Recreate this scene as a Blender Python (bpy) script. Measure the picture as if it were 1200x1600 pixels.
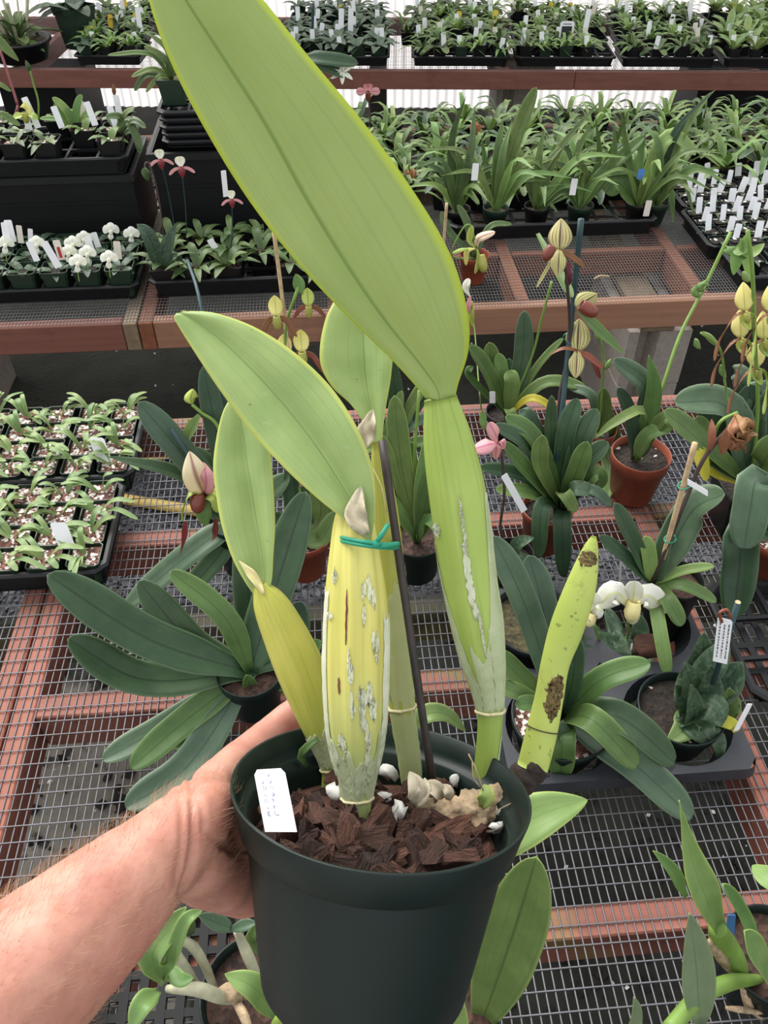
import bpy, bmesh, math, random
from mathutils import Vector, Matrix, noise

for o in list(bpy.data.objects):
    bpy.data.objects.remove(o)
SC = bpy.context.scene
COL = SC.collection
random.seed(7)
PI = math.pi

# ------------------------------------------------------------------ camera
F = 1290.0                                  # focal length in pixels of a 1200x1600 frame
CAM = Vector((0, 0, 1.7))
_d = Vector((-137.7, 1230, -1290)).normalized()      # world +Y seen from the camera
_e = Vector((23562, 1287, -1290)).normalized()       # world +X seen from the camera
_e = (_e - _d * _e.dot(_d)).normalized()
_u = _e.cross(_d)
RC = Matrix((_e, _d, _u))                   # camera axes -> world axes
cd = bpy.data.cameras.new('camera')
cd.sensor_fit = 'VERTICAL'
cd.sensor_height = 24
cd.lens = 24 * F / 1600
cd.clip_start = 0.02
co = bpy.data.objects.new('camera', cd)
COL.objects.link(co)
co.matrix_world = Matrix.Translation(CAM) @ RC.to_4x4()
SC.camera = co

# ------------------------------------------------------------------ daylight
w = bpy.data.worlds.new('sky')
SC.world = w
w.use_nodes = True
w.node_tree.nodes['Background'].inputs[0].default_value = (0.96, 0.985, 1.0, 1)
w.node_tree.nodes['Background'].inputs[1].default_value = 0.78
sl = bpy.data.lights.new('sun', 'SUN')
sl.energy = 3.5
sl.angle = math.radians(52)
sl.color = (1, 0.97, 0.92)
so = bpy.data.objects.new('sun', sl)
COL.objects.link(so)
so.rotation_euler = Vector((-0.5, 0.8, 1.0)).to_track_quat('Z', 'Y').to_euler()
so.location = (-2, -2, 6)
SC.view_settings.view_transform = 'Standard'
SC.view_settings.look = 'None'
SC.view_settings.gamma = 1
SC.view_settings.use_curve_mapping = False
SC.view_settings.exposure = 0.6

# ------------------------------------------------------------------ points from the photograph's geometry
def ray(x, y):
    return RC @ Vector(((x - 600) / F, -(y - 800) / F, -1))
def at(x, y, dep):
    return CAM + ray(x, y) * dep
def on(x, y, z):
    r = ray(x, y); return CAM + r * ((z - CAM.z) / r.z)
def onY(x, y, Y):
    r = ray(x, y); return CAM + r * (Y / r.y)
def depth(p):
    return -(RC.transposed() @ (p - CAM)).z
def onplane(x, y, P, n):
    r = ray(x, y); return CAM + r * ((P - CAM).dot(n) / r.dot(n))

# ------------------------------------------------------------------ materials
MATS = {}
def newmat(name):
    m = bpy.data.materials.new(name); m.use_nodes = True
    nt = m.node_tree
    MATS[name] = m
    return m, nt, nt.nodes['Principled BSDF']
def node(nt, t, **k):
    n = nt.nodes.new(t)
    for a, b in k.items(): setattr(n, a, b)
    return n
def ramp(nt, fac, stops):
    r = node(nt, 'ShaderNodeValToRGB')
    el = r.color_ramp.elements
    el[0].position, el[0].color = stops[0][0], (*stops[0][1], 1)
    el[1].position, el[1].color = stops[-1][0], (*stops[-1][1], 1)
    for p, c in stops[1:-1]:
        e = el.new(p); e.color = (*c, 1)
    nt.links.new(fac, r.inputs[0]); return r.outputs[0]
def mix(nt, fac, a, b, mode='MIX'):
    m = node(nt, 'ShaderNodeMix', data_type='RGBA', blend_type=mode)
    for i, v in ((0, fac), (6, a), (7, b)):
        if hasattr(v, 'node'): nt.links.new(v, m.inputs[i])
        elif isinstance(v, tuple): m.inputs[i].default_value = (*v, 1)
        else: m.inputs[i].default_value = v
    return m.outputs[2]
def mth(nt, op, a, b=0.0, c=None):
    m = node(nt, 'ShaderNodeMath', operation=op)
    for i, v in enumerate((a, b) if c is None else (a, b, c)):
        if hasattr(v, 'node'): nt.links.new(v, m.inputs[i])
        else: m.inputs[i].default_value = v
    return m.outputs[0]
def sstep(nt, x, lo, hi):
    m = node(nt, 'ShaderNodeMapRange', interpolation_type='SMOOTHSTEP')
    nt.links.new(x, m.inputs[0]); m.inputs[1].default_value = lo; m.inputs[2].default_value = hi
    return m.outputs[0]
def nz(nt, scale, detail=3, vec=None, rough=0.55, sc3=None, coord='Object'):
    n = node(nt, 'ShaderNodeTexNoise'); n.inputs['Scale'].default_value = scale
    n.inputs['Detail'].default_value = detail; n.inputs['Roughness'].default_value = rough
    if vec is None: vec = node(nt, 'ShaderNodeTexCoord').outputs[coord]
    if sc3:
        mp = node(nt, 'ShaderNodeMapping'); mp.inputs['Scale'].default_value = sc3
        nt.links.new(vec, mp.inputs[0]); vec = mp.outputs[0]
    nt.links.new(vec, n.inputs['Vector']); return n.outputs['Fac']
def vor(nt, scale, feat='F1', out='Distance', coord='Object'):
    n = node(nt, 'ShaderNodeTexVoronoi', feature=feat); n.inputs['Scale'].default_value = scale
    nt.links.new(node(nt, 'ShaderNodeTexCoord').outputs[coord], n.inputs['Vector']); return n.outputs[out]
def bump(nt, bs, h, strength, dist=0.002):
    b = node(nt, 'ShaderNodeBump'); b.inputs['Strength'].default_value = strength
    b.inputs['Distance'].default_value = dist
    nt.links.new(h, b.inputs['Height']); nt.links.new(b.outputs[0], bs.inputs['Normal'])
def setc(nt, bs, col):
    if hasattr(col, 'node'): nt.links.new(col, bs.inputs['Base Color'])
    else: bs.inputs['Base Color'].default_value = (*col, 1)
def srgb(r, g, b):
    f = lambda c: (c / 255 / 12.92) if c <= 10 else ((c / 255 + .055) / 1.055) ** 2.4
    return (f(r), f(g), f(b))

def plain(name, col, rough=0.5, var=0.15, scale=30, spec=0.5, bmp=0, sub=0):
    m, nt, bs = newmat(name)
    n = nz(nt, scale)
    a = tuple(c * (1 - var) for c in col); b = tuple(min(1, c * (1 + var)) for c in col)
    setc(nt, bs, ramp(nt, n, [(0.3, a), (0.7, b)]))
    bs.inputs['Roughness'].default_value = rough
    bs.inputs['Specular IOR Level'].default_value = spec
    if bmp: bump(nt, bs, nz(nt, scale * 3), bmp)
    if sub:
        bs.inputs['Subsurface Weight'].default_value = sub; bs.inputs['Subsurface Radius'].default_value = (.004, .004, .002)
    return m

def leafmat(name, c1, c2, edge=None, mid=None, rough=0.42, trans=0.25, spots=None, scale=25, midw=0.05, rnd=0.25, mottle=None, vein=0.35, stripes=None, mute=1.0):
    """a leaf blade: two greens in soft patches, its own margin and midrib colours, fine lengthwise veins"""
    m, nt, bs = newmat(name)
    uvn = node(nt, 'ShaderNodeUVMap'); sp = node(nt, 'ShaderNodeSeparateXYZ')
    nt.links.new(uvn.outputs[0], sp.inputs[0])
    a = mth(nt, 'ABSOLUTE', mth(nt, 'MULTIPLY_ADD', sp.outputs[0], 2.0, -1.0))
    col = ramp(nt, nz(nt, scale), [(0.3, c1), (0.7, c2)])
    if mottle:
        col = mix(nt, sstep(nt, nz(nt, 130, 4), .5, .6), col, mottle)
    st = nz(nt, 1.0, 2, vec=uvn.outputs[0], sc3=(38, 1.2, 1))
    col = mix(nt, mth(nt, 'MULTIPLY', sstep(nt, st, .45, .75), vein), col, tuple(c * .72 for c in c1))
    if stripes:
        sn = mth(nt, 'SINE', mth(nt, 'MULTIPLY', sp.outputs[0], stripes[0] * 6.2832))
        col = mix(nt, mth(nt, 'MULTIPLY', sstep(nt, sn, .55, .95), .85), col, stripes[1])
    if mid: col = mix(nt, mth(nt, 'SUBTRACT', 1.0, sstep(nt, a, 0.0, midw)), col, mid)
    if edge: col = mix(nt, sstep(nt, a, .86, .99), col, edge)
    if spots:
        col = mix(nt, mth(nt, 'MULTIPLY', sstep(nt, nz(nt, 90, 5, rough=.7), .66, .72), .8), col, spots)
        col = mix(nt, mth(nt, 'MULTIPLY', sstep(nt, nz(nt, 60, 6, rough=.75, sc3=(1, 1, 2.5)), .6, .75), .35), col, (.55, .62, .4))
    if rnd:
        oi = node(nt, 'ShaderNodeObjectInfo')
        hs = node(nt, 'ShaderNodeHueSaturation')
        hs.inputs['Saturation'].default_value = mute
        v = mth(nt, 'MULTIPLY_ADD', oi.outputs['Random'], rnd * 2, 1 - rnd)
        nt.links.new(v, hs.inputs['Value']); nt.links.new(col, hs.inputs['Color'])
        nt.links.new(mth(nt, 'MULTIPLY_ADD', oi.outputs['Random'], -.04, .52), hs.inputs['Hue'])
        col = hs.outputs[0]
    nt.links.new(col, bs.inputs['Base Color'])
    bs.inputs['Roughness'].default_value = rough
    bs.inputs['Specular IOR Level'].default_value = .4
    bump(nt, bs, st, .15, .001)
    tr = node(nt, 'ShaderNodeBsdfTranslucent')
    nt.links.new(mix(nt, 1.0, col, (1, 1, .7), 'MULTIPLY'), tr.inputs[0])
    ms = node(nt, 'ShaderNodeMixShader'); ms.inputs[0].default_value = trans
    nt.links.new(bs.outputs[0], ms.inputs[1]); nt.links.new(tr.outputs[0], ms.inputs[2])
    nt.links.new(ms.outputs[0], nt.nodes['Material Output'].inputs[0])
    return m

S = srgb
leafmat('leaf_lime', S(160, 180, 104), S(170, 188, 114), edge=S(192, 208, 74), mid=S(128, 154, 74), trans=.3, rnd=0, scale=14, midw=.055, vein=.25)
leafmat('leaf_pale', S(146, 170, 104), S(164, 184, 116), edge=S(190, 200, 104), mid=S(124, 152, 86), trans=.25, rnd=0, spots=S(120, 100, 60), scale=30, midw=.035)
leafmat('leaf_deep', S(46, 76, 46), S(60, 92, 55), edge=S(88, 116, 76), mid=S(38, 62, 38), trans=.12, rnd=.18, midw=.10, mute=.86)
leafmat('leaf_blue', S(64, 92, 66), S(80, 108, 78), edge=S(102, 126, 94), mid=S(52, 76, 56), trans=.12, rnd=.15, midw=.08, mute=.86)
leafmat('leaf_green', S(84, 116, 48), S(106, 136, 60), edge=S(130, 156, 74), mid=S(72, 100, 40), trans=.22, rnd=.2, midw=.08, mute=.86)
leafmat('leaf_bright', S(112, 150, 70), S(132, 168, 84), edge=S(160, 190, 80), mid=S(106, 146, 60), trans=.28, rnd=.12, midw=.06, mute=.86)
leafmat('leaf_yellow', S(196, 190, 70), S(214, 200, 80), trans=.28, rnd=.1)
leafmat('leaf_mottled', S(48, 74, 50), S(62, 90, 60), edge=S(70, 96, 64), mid=S(36, 56, 38), trans=.08, rnd=.15, mottle=S(78, 106, 76), midw=.06, mute=.86)
leafmat('leaf_grey', S(118, 138, 96), S(134, 150, 106), edge=S(150, 160, 110), mid=S(92, 116, 80), trans=.15, rnd=.08, mute=.86)
leafmat('leaf_seedling', S(112, 142, 74), S(138, 166, 94), edge=S(170, 192, 120), mid=S(108, 140, 74), trans=.22, rnd=.14, mute=.86)
leafmat('leaf_shade', S(68, 94, 46), S(94, 120, 58), edge=S(114, 136, 68), mid=S(56, 80, 36), trans=.15, rnd=.3, mute=.86)
leafmat('petal_white', S(238, 238, 232), S(246, 246, 240), trans=.3, rnd=.03, mid=S(226, 230, 180), midw=.2, vein=.1)
leafmat('petal_yellow', S(222, 220, 130), S(236, 232, 160), trans=.3, rnd=.05, mid=S(180, 190, 90), midw=.12, vein=.2)
leafmat('petal_striped', S(186, 182, 116), S(202, 198, 136), trans=.2, rnd=.05, mid=S(80, 54, 50), midw=.16, vein=.4, stripes=(7, S(96, 66, 60)))
leafmat('petal_pink', S(222, 160, 170), S(232, 182, 176), trans=.3, rnd=.05, mid=S(200, 110, 140), midw=.2)
leafmat('petal_maroon', S(104, 40, 50), S(130, 58, 62), trans=.15, rnd=.1)
leafmat('petal_brown', S(120, 70, 50), S(146, 92, 64), trans=.15, rnd=.1)
leafmat('petal_cream', S(238, 222, 190), S(244, 230, 204), trans=.3, rnd=.05, mid=S(180, 130, 120), midw=.3)
leafmat('petal_dried', S(156, 106, 74), S(184, 134, 98), trans=.2, rnd=.1, vein=.8)
leafmat('petal_green', S(176, 196, 96), S(196, 208, 118), trans=.25, rnd=.05, mid=S(120, 150, 60), midw=.15)

def bulbmat(name, c1, c2, groove, low=None, spec=.35, rough=.4):
    m, nt, bs = newmat(name)
    uvn = node(nt, 'ShaderNodeUVMap'); sp = node(nt, 'ShaderNodeSeparateXYZ'); nt.links.new(uvn.outputs[0], sp.inputs[0])
    col = ramp(nt, nz(nt, 18), [(.3, c1), (.7, c2)])
    st = nz(nt, 1, 2, vec=uvn.outputs[0], sc3=(26, 1.5, 1))
    col = mix(nt, mth(nt, 'MULTIPLY', sstep(nt, st, .5, .7), .5), col, groove)
    if low:
        lv = mth(nt, 'ADD', sp.outputs[1], mth(nt, 'MULTIPLY_ADD', nz(nt, 30), .16, -.08))
        col = mix(nt, mth(nt, 'SUBTRACT', 1.0, sstep(nt, lv, .1, .5)), col, low)
    nt.links.new(col, bs.inputs['Base Color'])
    bs.inputs['Roughness'].default_value = rough; bs.inputs['Specular IOR Level'].default_value = spec
    bs.inputs['Subsurface Weight'].default_value = .15; bs.inputs['Subsurface Radius'].default_value = (.006, .006, .002)
    bump(nt, bs, st, .3, .0015)
bulbmat('bulb_yellow', S(200, 194, 100), S(212, 206, 120), S(176, 164, 76), low=S(172, 188, 120))
bulbmat('bulb_olive', S(174, 176, 78), S(190, 188, 92), S(150, 152, 62), low=S(146, 160, 76))
bulbmat('bulb_green', S(150, 172, 82), S(166, 186, 96), S(124, 150, 64), low=S(140, 164, 76))
def oldgrowth():
    m, nt, bs = newmat('bulb_old')
    sp = node(nt, 'ShaderNodeSeparateXYZ'); nt.links.new(node(nt, 'ShaderNodeUVMap').outputs[0], sp.inputs[0])
    col = ramp(nt, nz(nt, 16), [(.3, S(160, 176, 80)), (.7, S(178, 190, 96))])
    blot = sstep(nt, nz(nt, 22, 6, rough=.72), .56, .72)
    col = mix(nt, mth(nt, 'MULTIPLY', blot, .85), col, S(96, 80, 56))
    col = mix(nt, mth(nt, 'MULTIPLY', sstep(nt, nz(nt, 160, 3), .64, .7), .6), col, S(70, 56, 36))
    nt.links.new(col, bs.inputs['Base Color']); bs.inputs['Roughness'].default_value = .5
oldgrowth()

def papery(name, c1, c2, trans=.3, alpha=1.0, sc=60):
    m, nt, bs = newmat(name)
    nt.links.new(ramp(nt, nz(nt, sc, 5, rough=.65), [(.3, c1), (.7, c2)]), bs.inputs['Base Color'])
    bs.inputs['Roughness'].default_value = .55
    bump(nt, bs, nz(nt, sc * 2), .12)
    bs.inputs['Alpha'].default_value = alpha
papery('sheath_pale', S(190, 202, 156), S(216, 222, 188), alpha=.5)
papery('sheath_white', S(216, 222, 190), S(236, 238, 216), alpha=.62)
papery('sheath_dry', S(160, 146, 122), S(206, 196, 172), sc=90)
papery('ring_tan', S(196, 186, 140), S(216, 206, 168))
papery('sheath_tan', S(206, 196, 140), S(224, 212, 160))
plain('root_tan', S(168, 146, 118), .85, .55, 70, bmp=.9)
plain('root_rot', S(44, 34, 28), .85, .6, 40, bmp=.8)
plain('stem_green', S(112, 142, 62), .5, .15)
plain('stem_dark', S(64, 48, 44), .6, .3)
plain('stem_grey', S(168, 166, 140), .7, .25, 40)
plain('stake_dark', S(52, 44, 42), .5, .35, 60)
plain('stake_teal', S(34, 62, 66), .5, .2)
plain('stake_tan', S(186, 160, 124), .7, .2, 60)
plain('tie_green', S(28, 140, 110), .45, .12)
plain('pot_green', S(13, 29, 26), .42, .12, 12, spec=.35)
plain('pot_black', S(14, 16, 17), .45, .2, spec=.4)
plain('pot_forest', S(26, 48, 34), .45, .15)
plain('pot_terracotta', S(136, 66, 44), .5, .12, 20)
plain('tray_black', S(17, 19, 22), .5, .2, spec=.4)
plain('tray_grey', S(46, 49, 55), .5, .15)
plain('crate_black', S(11, 12, 14), .6, .3, 8, spec=.3)
def barkmat(name, c):
    m, nt, bs = newmat(name)
    g = nz(nt, 1.4, 4, sc3=(2, 9, 9))
    col = ramp(nt, g, [(.3, tuple(x * .5 for x in c)), (.7, tuple(x * 1.35 for x in c))])
    hs = node(nt, 'ShaderNodeHueSaturation'); oi = node(nt, 'ShaderNodeObjectInfo')
    nt.links.new(mth(nt, 'MULTIPLY_ADD', oi.outputs['Random'], .8, .55), hs.inputs['Value']); nt.links.new(col, hs.inputs['Color'])
    nt.links.new(hs.outputs[0], bs.inputs['Base Color']); bs.inputs['Roughness'].default_value = .85
    bump(nt, bs, nz(nt, 3, 5, sc3=(1, 6, 6)), .7, .05)
barkmat('bark', S(104, 68, 54))
barkmat('bark_dark', S(74, 48, 38))
plain('perlite', S(232, 230, 224), .9, .06, 200, bmp=.5)
plain('tag_white', S(238, 239, 242), .4, .02)
plain('tag_cream', S(226, 218, 206), .5, .04)
plain('tag_blue', S(76, 128, 208), .4, .05)
plain('tag_yellow', S(226, 190, 60), .4, .05)
plain('tag_red', S(178, 36, 40), .4, .05)
plain('ink', S(150, 156, 190), .6, .05)
plain('ink_dark', S(90, 94, 110), .6, .05)
plain('concrete', S(150, 142, 134), .95, .14, 60, bmp=.6)
plain('hose_yellow', S(214, 184, 104), .5, .1)
plain('pouch_brown', S(112, 54, 40), .3, .2)
plain('pouch_green', S(150, 150, 70), .35, .2)
plain('pouch_cream', S(240, 226, 160), .35, .12)
plain('pouch_maroon', S(120, 40, 50), .3, .2)
plain('lid_metal', S(150, 152, 150), .5, .1)

def wire():
    m, nt, bs = newmat('wire')
    c = ramp(nt, nz(nt, 12, 4), [(.35, S(120, 120, 128)), (.62, S(108, 106, 110)), (.75, S(100, 80, 68))])
    nt.links.new(c, bs.inputs['Base Color']); bs.inputs['Metallic'].default_value = .3; bs.inputs['Roughness'].default_value = .5
wire()
plain('wire_dull', S(104, 102, 104), .6, .15)
def soil(name, c1, c2, white=.0, sc=120):
    m, nt, bs = newmat(name)
    v = vor(nt, sc, out='Color')
    sp = node(nt, 'ShaderNodeSeparateColor'); nt.links.new(v, sp.inputs[0])
    col = ramp(nt, sp.outputs[0], [(0, c1), (1, c2)])
    if white: col = mix(nt, mth(nt, 'GREATER_THAN', sp.outputs[1], 1 - white), col, S(228, 222, 214))
    nt.links.new(col, bs.inputs['Base Color']); bs.inputs['Roughness'].default_value = .9
    bump(nt, bs, vor(nt, sc), .8, .004)
soil('soil_bark', S(36, 26, 22), S(80, 56, 46))
soil('soil_perlite', S(74, 46, 38), S(140, 96, 82), white=.36, sc=170)
soil('soil_dark', S(22, 18, 16), S(50, 40, 33), white=.02)
soil('soil_moss', S(42, 36, 26), S(80, 74, 46))

def wood(name, axis, c1, c2, green=0.0):
    m, nt, bs = newmat(name)
    s3 = (1.2, 30, 30) if axis == 'x' else (30, 1.2, 30)
    g = nz(nt, 1.6, 5, sc3=s3, rough=.6)
    col = ramp(nt, g, [(.25, c1), (.75, c2)])
    col = mix(nt, mth(nt, 'MULTIPLY', sstep(nt, nz(nt, 9, 4), .55, .75), .45), col, tuple(c * .45 for c in c1))
    col = mix(nt, mth(nt, 'MULTIPLY', sstep(nt, nz(nt, 5, 4), .57, .68), green), col, S(112, 108, 58))
    nt.links.new(col, bs.inputs['Base Color']); bs.inputs['Roughness'].default_value = .75
    bump(nt, bs, g, .25, .002)
wood('wood_x', 'x', S(124, 76, 64), S(156, 98, 82), .75)
wood('wood_y', 'y', S(130, 78, 65), S(164, 102, 84), .4)
wood('wood_fresh', 'x', S(138, 98, 78), S(166, 124, 98))
wood('wood_red', 'x', S(112, 70, 60), S(134, 86, 72))
wood('wood_old', 'y', S(112, 96, 76), S(142, 124, 100), .4)
wood('wood_mid_x', 'x', S(108, 64, 46), S(140, 86, 60), .2)
wood('wood_mid_y', 'y', S(112, 66, 46), S(146, 90, 62), .2)
wood('wood_mossy', 'x', S(66, 64, 48), S(92, 88, 66), .6)
papery('scar_brown', S(104, 84, 50), S(128, 108, 62), alpha=.7)
papery('sheath_clear', S(196, 206, 150), S(214, 220, 176), alpha=.32)

def groundmat():
    m, nt, bs = newmat('ground')
    tc = node(nt, 'ShaderNodeTexCoord'); sp = node(nt, 'ShaderNodeSeparateXYZ'); nt.links.new(tc.outputs['Object'], sp.inputs[0])
    base = ramp(nt, nz(nt, 6, 6), [(.3, S(24, 26, 21)), (.7, S(44, 46, 38))])
    base = mix(nt, sstep(nt, nz(nt, 22, 5), .6, .7), base, S(22, 22, 18))
    slab = ramp(nt, nz(nt, 40, 4), [(.3, S(112, 108, 100)), (.7, S(132, 126, 116))])
    slab = mix(nt, sstep(nt, nz(nt, 14, 5), .56, .62), slab, S(44, 42, 36))
    wob = mth(nt, 'MULTIPLY_ADD', nz(nt, 5), .3, -.15)
    fx = mth(nt, 'SUBTRACT', 1.0, sstep(nt, mth(nt, 'ADD', sp.outputs[0], wob), -.36, -.30))
    fy = mth(nt, 'SUBTRACT', 1.0, sstep(nt, mth(nt, 'ADD', sp.outputs[1], wob), 1.2, 1.3))
    col = mix(nt, mth(nt, 'MULTIPLY', fx, fy), base, slab)
    g = vor(nt, 90, out='Color'); gs = node(nt, 'ShaderNodeSeparateColor'); nt.links.new(g, gs.inputs[0])
    grav = ramp(nt, gs.outputs[0], [(0, S(42, 44, 47)), (1, S(96, 98, 103))])
    gy = mth(nt, 'MULTIPLY', sstep(nt, mth(nt, 'ADD', sp.outputs[1], wob), 1.42, 1.5), mth(nt, 'SUBTRACT', 1.0, sstep(nt, mth(nt, 'ADD', sp.outputs[1], wob), 2.0, 2.1)))
    col = mix(nt, gy, col, grav)
    nt.links.new(col, bs.inputs['Base Color']); bs.inputs['Roughness'].default_value = .95
    bump(nt, bs, nz(nt, 50, 5), .6, .01)
groundmat()
plain('gravel', S(84, 86, 91), .9, .35, 8)
plain('debris', S(34, 30, 26), .95, .3)

def wallmat():
    m, nt, bs = newmat('polycarbonate')
    bs.inputs['Base Color'].default_value = (*S(246, 240, 240), 1); bs.inputs['Roughness'].default_value = .4
    tr = node(nt, 'ShaderNodeBsdfTranslucent'); tr.inputs[0].default_value = (.97, .93, .93, 1)
    ms = node(nt, 'ShaderNodeMixShader'); ms.inputs[0].default_value = .75
    nt.links.new(bs.outputs[0], ms.inputs[1]); nt.links.new(tr.outputs[0], ms.inputs[2])
    nt.links.new(ms.outputs[0], nt.nodes['Material Output'].inputs[0])
wallmat()

def skinmat():
    m, nt, bs = newmat('skin')
    col = ramp(nt, nz(nt, 28, 4), [(.28, S(174, 114, 98)), (.5, S(190, 134, 116)), (.75, S(204, 154, 136))])
    col = mix(nt, mth(nt, 'MULTIPLY', sstep(nt, nz(nt, 12, 3), .5, .7), .5), col, S(192, 112, 98))
    col = mix(nt, mth(nt, 'MULTIPLY', sstep(nt, nz(nt, 130, 3), .62, .72), .35), col, S(170, 104, 84))
    nt.links.new(col, bs.inputs['Base Color']); bs.inputs['Roughness'].default_value = .5
    bs.inputs['Subsurface Weight'].default_value = .12; bs.inputs['Subsurface Radius'].default_value = (.012, .005, .003)
    bump(nt, bs, nz(nt, 260, 4), .25, .0012)
skinmat()
plain('arm_hair', S(170, 134, 100), .5, .3)

# ------------------------------------------------------------------ objects
def origin(o):
    while o.parent: o = o.parent
    return o.location.copy()
def mobj(name, verts, faces, mat, parent=None, uvs=None, smooth=True, loc=None, local=False):
    """one mesh object; verts are world points unless local"""
    off = Vector((0, 0, 0))
    if not local: off = origin(parent) if parent else (loc or Vector((0, 0, 0)))
    me = bpy.data.meshes.new(name)
    me.from_pydata([tuple(Vector(v) - off) for v in verts], [], faces)
    if uvs:
        ul = me.uv_layers.new(name='UVMap')
        vi = [0] * len(me.loops); me.loops.foreach_get('vertex_index', vi)
        flat = []
        for i in vi: flat.extend(uvs[i])
        ul.data.foreach_set('uv', flat)
    if smooth: me.polygons.foreach_set('use_smooth', [True] * len(me.polygons))
    me.materials.append(MATS[mat]); me.update()
    o = bpy.data.objects.new(name, me); COL.objects.link(o)
    if parent: o.parent = parent
    elif loc is not None: o.location = loc
    return o
def setp(o, label=None, cat=None, group=None, kind=None):
    for k, v in (('label', label), ('category', cat), ('group', group), ('kind', kind)):
        if v: o[k] = v
    return o
def thing(name, label, cat, loc, group=None, rz=0):
    o = bpy.data.objects.new(name, None); COL.objects.link(o)
    o.location = loc; o.rotation_euler = (0, 0, rz); o.empty_display_size = .02
    return setp(o, label, cat, group)
def dup(root, loc, rz=0, scale=1, label=None, group=None, rot=None):
    def cp(o, par):
        c = o.copy(); COL.objects.link(c); c.parent = par
        for k in o.children: cp(k, c)
        return c
    r = cp(root, None)
    r.location = loc; r.rotation_euler = rot or (0, 0, rz); r.scale = (scale,) * 3
    if label: r['label'] = label
    if group: r['group'] = group
    return r
ORD = ['first', 'second', 'third', 'fourth', 'fifth', 'sixth', 'seventh', 'eighth', 'ninth', 'tenth', 'eleventh', 'twelfth', 'thirteenth', 'fourteenth', 'fifteenth', 'sixteenth', 'seventeenth', 'eighteenth', 'nineteenth', 'twentieth']

# ------------------------------------------------------------------ shapes
class MB:
    def __init__(s): s.v = []; s.f = []
    def add(s, v, f):
        b = len(s.v); s.v += [Vector(x) for x in v]; s.f += [tuple(i + b for i in q) for q in f]; return s
    def box(s, x0, x1, y0, y1, z0, z1):
        return s.add([(x0, y0, z0), (x1, y0, z0), (x1, y1, z0), (x0, y1, z0), (x0, y0, z1), (x1, y0, z1), (x1, y1, z1), (x0, y1, z1)],
                     [(0, 3, 2, 1), (4, 5, 6, 7), (0, 1, 5, 4), (1, 2, 6, 5), (2, 3, 7, 6), (3, 0, 4, 7)])
    def bbox(s, x0, x1, y0, y1, z0, z1, b=.002):
        """a box with small chamfers along its edges"""
        bm = bmesh.new(); bmesh.ops.create_cube(bm, size=1)
        for v in bm.verts: v.co = Vector(((x0 + x1) / 2 + v.co.x * (x1 - x0), (y0 + y1) / 2 + v.co.y * (y1 - y0), (z0 + z1) / 2 + v.co.z * (z1 - z0)))
        bmesh.ops.bevel(bm, geom=bm.edges[:], offset=b, segments=1, affect='EDGES', profile=.5)
        bm.verts.index_update()
        s.add([v.co.copy() for v in bm.verts], [tuple(v.index for v in f.verts) for f in bm.faces]); bm.free(); return s
    def lathe(s, prof, n=28, c=(0, 0, 0), M=None):
        vs = []
        for r, z in prof:
            for k in range(n):
                a = 2 * PI * k / n; p = Vector((r * math.cos(a), r * math.sin(a), z))
                vs.append((M @ p if M else p) + Vector(c))
        fs = [(i * n + k, i * n + (k + 1) % n, (i + 1) * n + (k + 1) % n, (i + 1) * n + k) for i in range(len(prof) - 1) for k in range(n)]
        return s.add(vs, fs)
    def tube(s, pts, r, n=8, cap=True):
        pts = [Vector(p) for p in pts]; rs = r if isinstance(r, (list, tuple)) else [r] * len(pts)
        up = Vector((.13, .27, .95)); vs = []
        for i, p in enumerate(pts):
            t = (pts[min(i + 1, len(pts) - 1)] - pts[max(i - 1, 0)]).normalized()
            a = t.cross(up)
            if a.length < .05: a = t.cross(Vector((1, 0, 0)))
            a.normalize(); b = t.cross(a)
            vs += [p + (a * math.cos(2 * PI * k / n) + b * math.sin(2 * PI * k / n)) * rs[i] for k in range(n)]
        m = len(pts)
        fs = [(i * n + k, (i + 1) * n + k, (i + 1) * n + (k + 1) % n, i * n + (k + 1) % n) for i in range(m - 1) for k in range(n)]
        if cap: fs += [tuple(range(n)), tuple(reversed(range((m - 1) * n, m * n)))]
        return s.add(vs, fs)
    def build(s, name, mat, parent=None, smooth=False, loc=None, local=False):
        return mobj(name, s.v, s.f, mat, parent, None, smooth, loc, local)

def crom(P, t):
    """Catmull-Rom through P (points or tuples of any length), t in 0..1"""
    n = len(P) - 1
    if n == 1: return P[0] * (1 - t) + P[1] * t
    x = min(max(t, 0), 1) * n; i = min(int(x), n - 1); u = x - i
    p1, p2 = P[i], P[i + 1]
    p0 = P[i - 1] if i else p1 * 2 - p2
    p3 = P[i + 2] if i + 2 <= n else p2 * 2 - p1
    return (p1 * 2 + (p2 - p0) * u + (p0 * 2 - p1 * 5 + p2 * 4 - p3) * u * u + (p1 * 3 - p0 - p2 * 3 + p3) * u ** 3) * .5
def lerp_list(L, t):
    n = len(L) - 1; x = min(max(t, 0), 1) * n; i = min(int(x), n - 1); u = x - i
    u = u * u * (3 - 2 * u) if n < 3 else u
    return L[i] * (1 - u) + L[i + 1] * u
def sm(x): x = min(max(x, 0), 1); return x * x * (3 - 2 * x)
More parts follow.
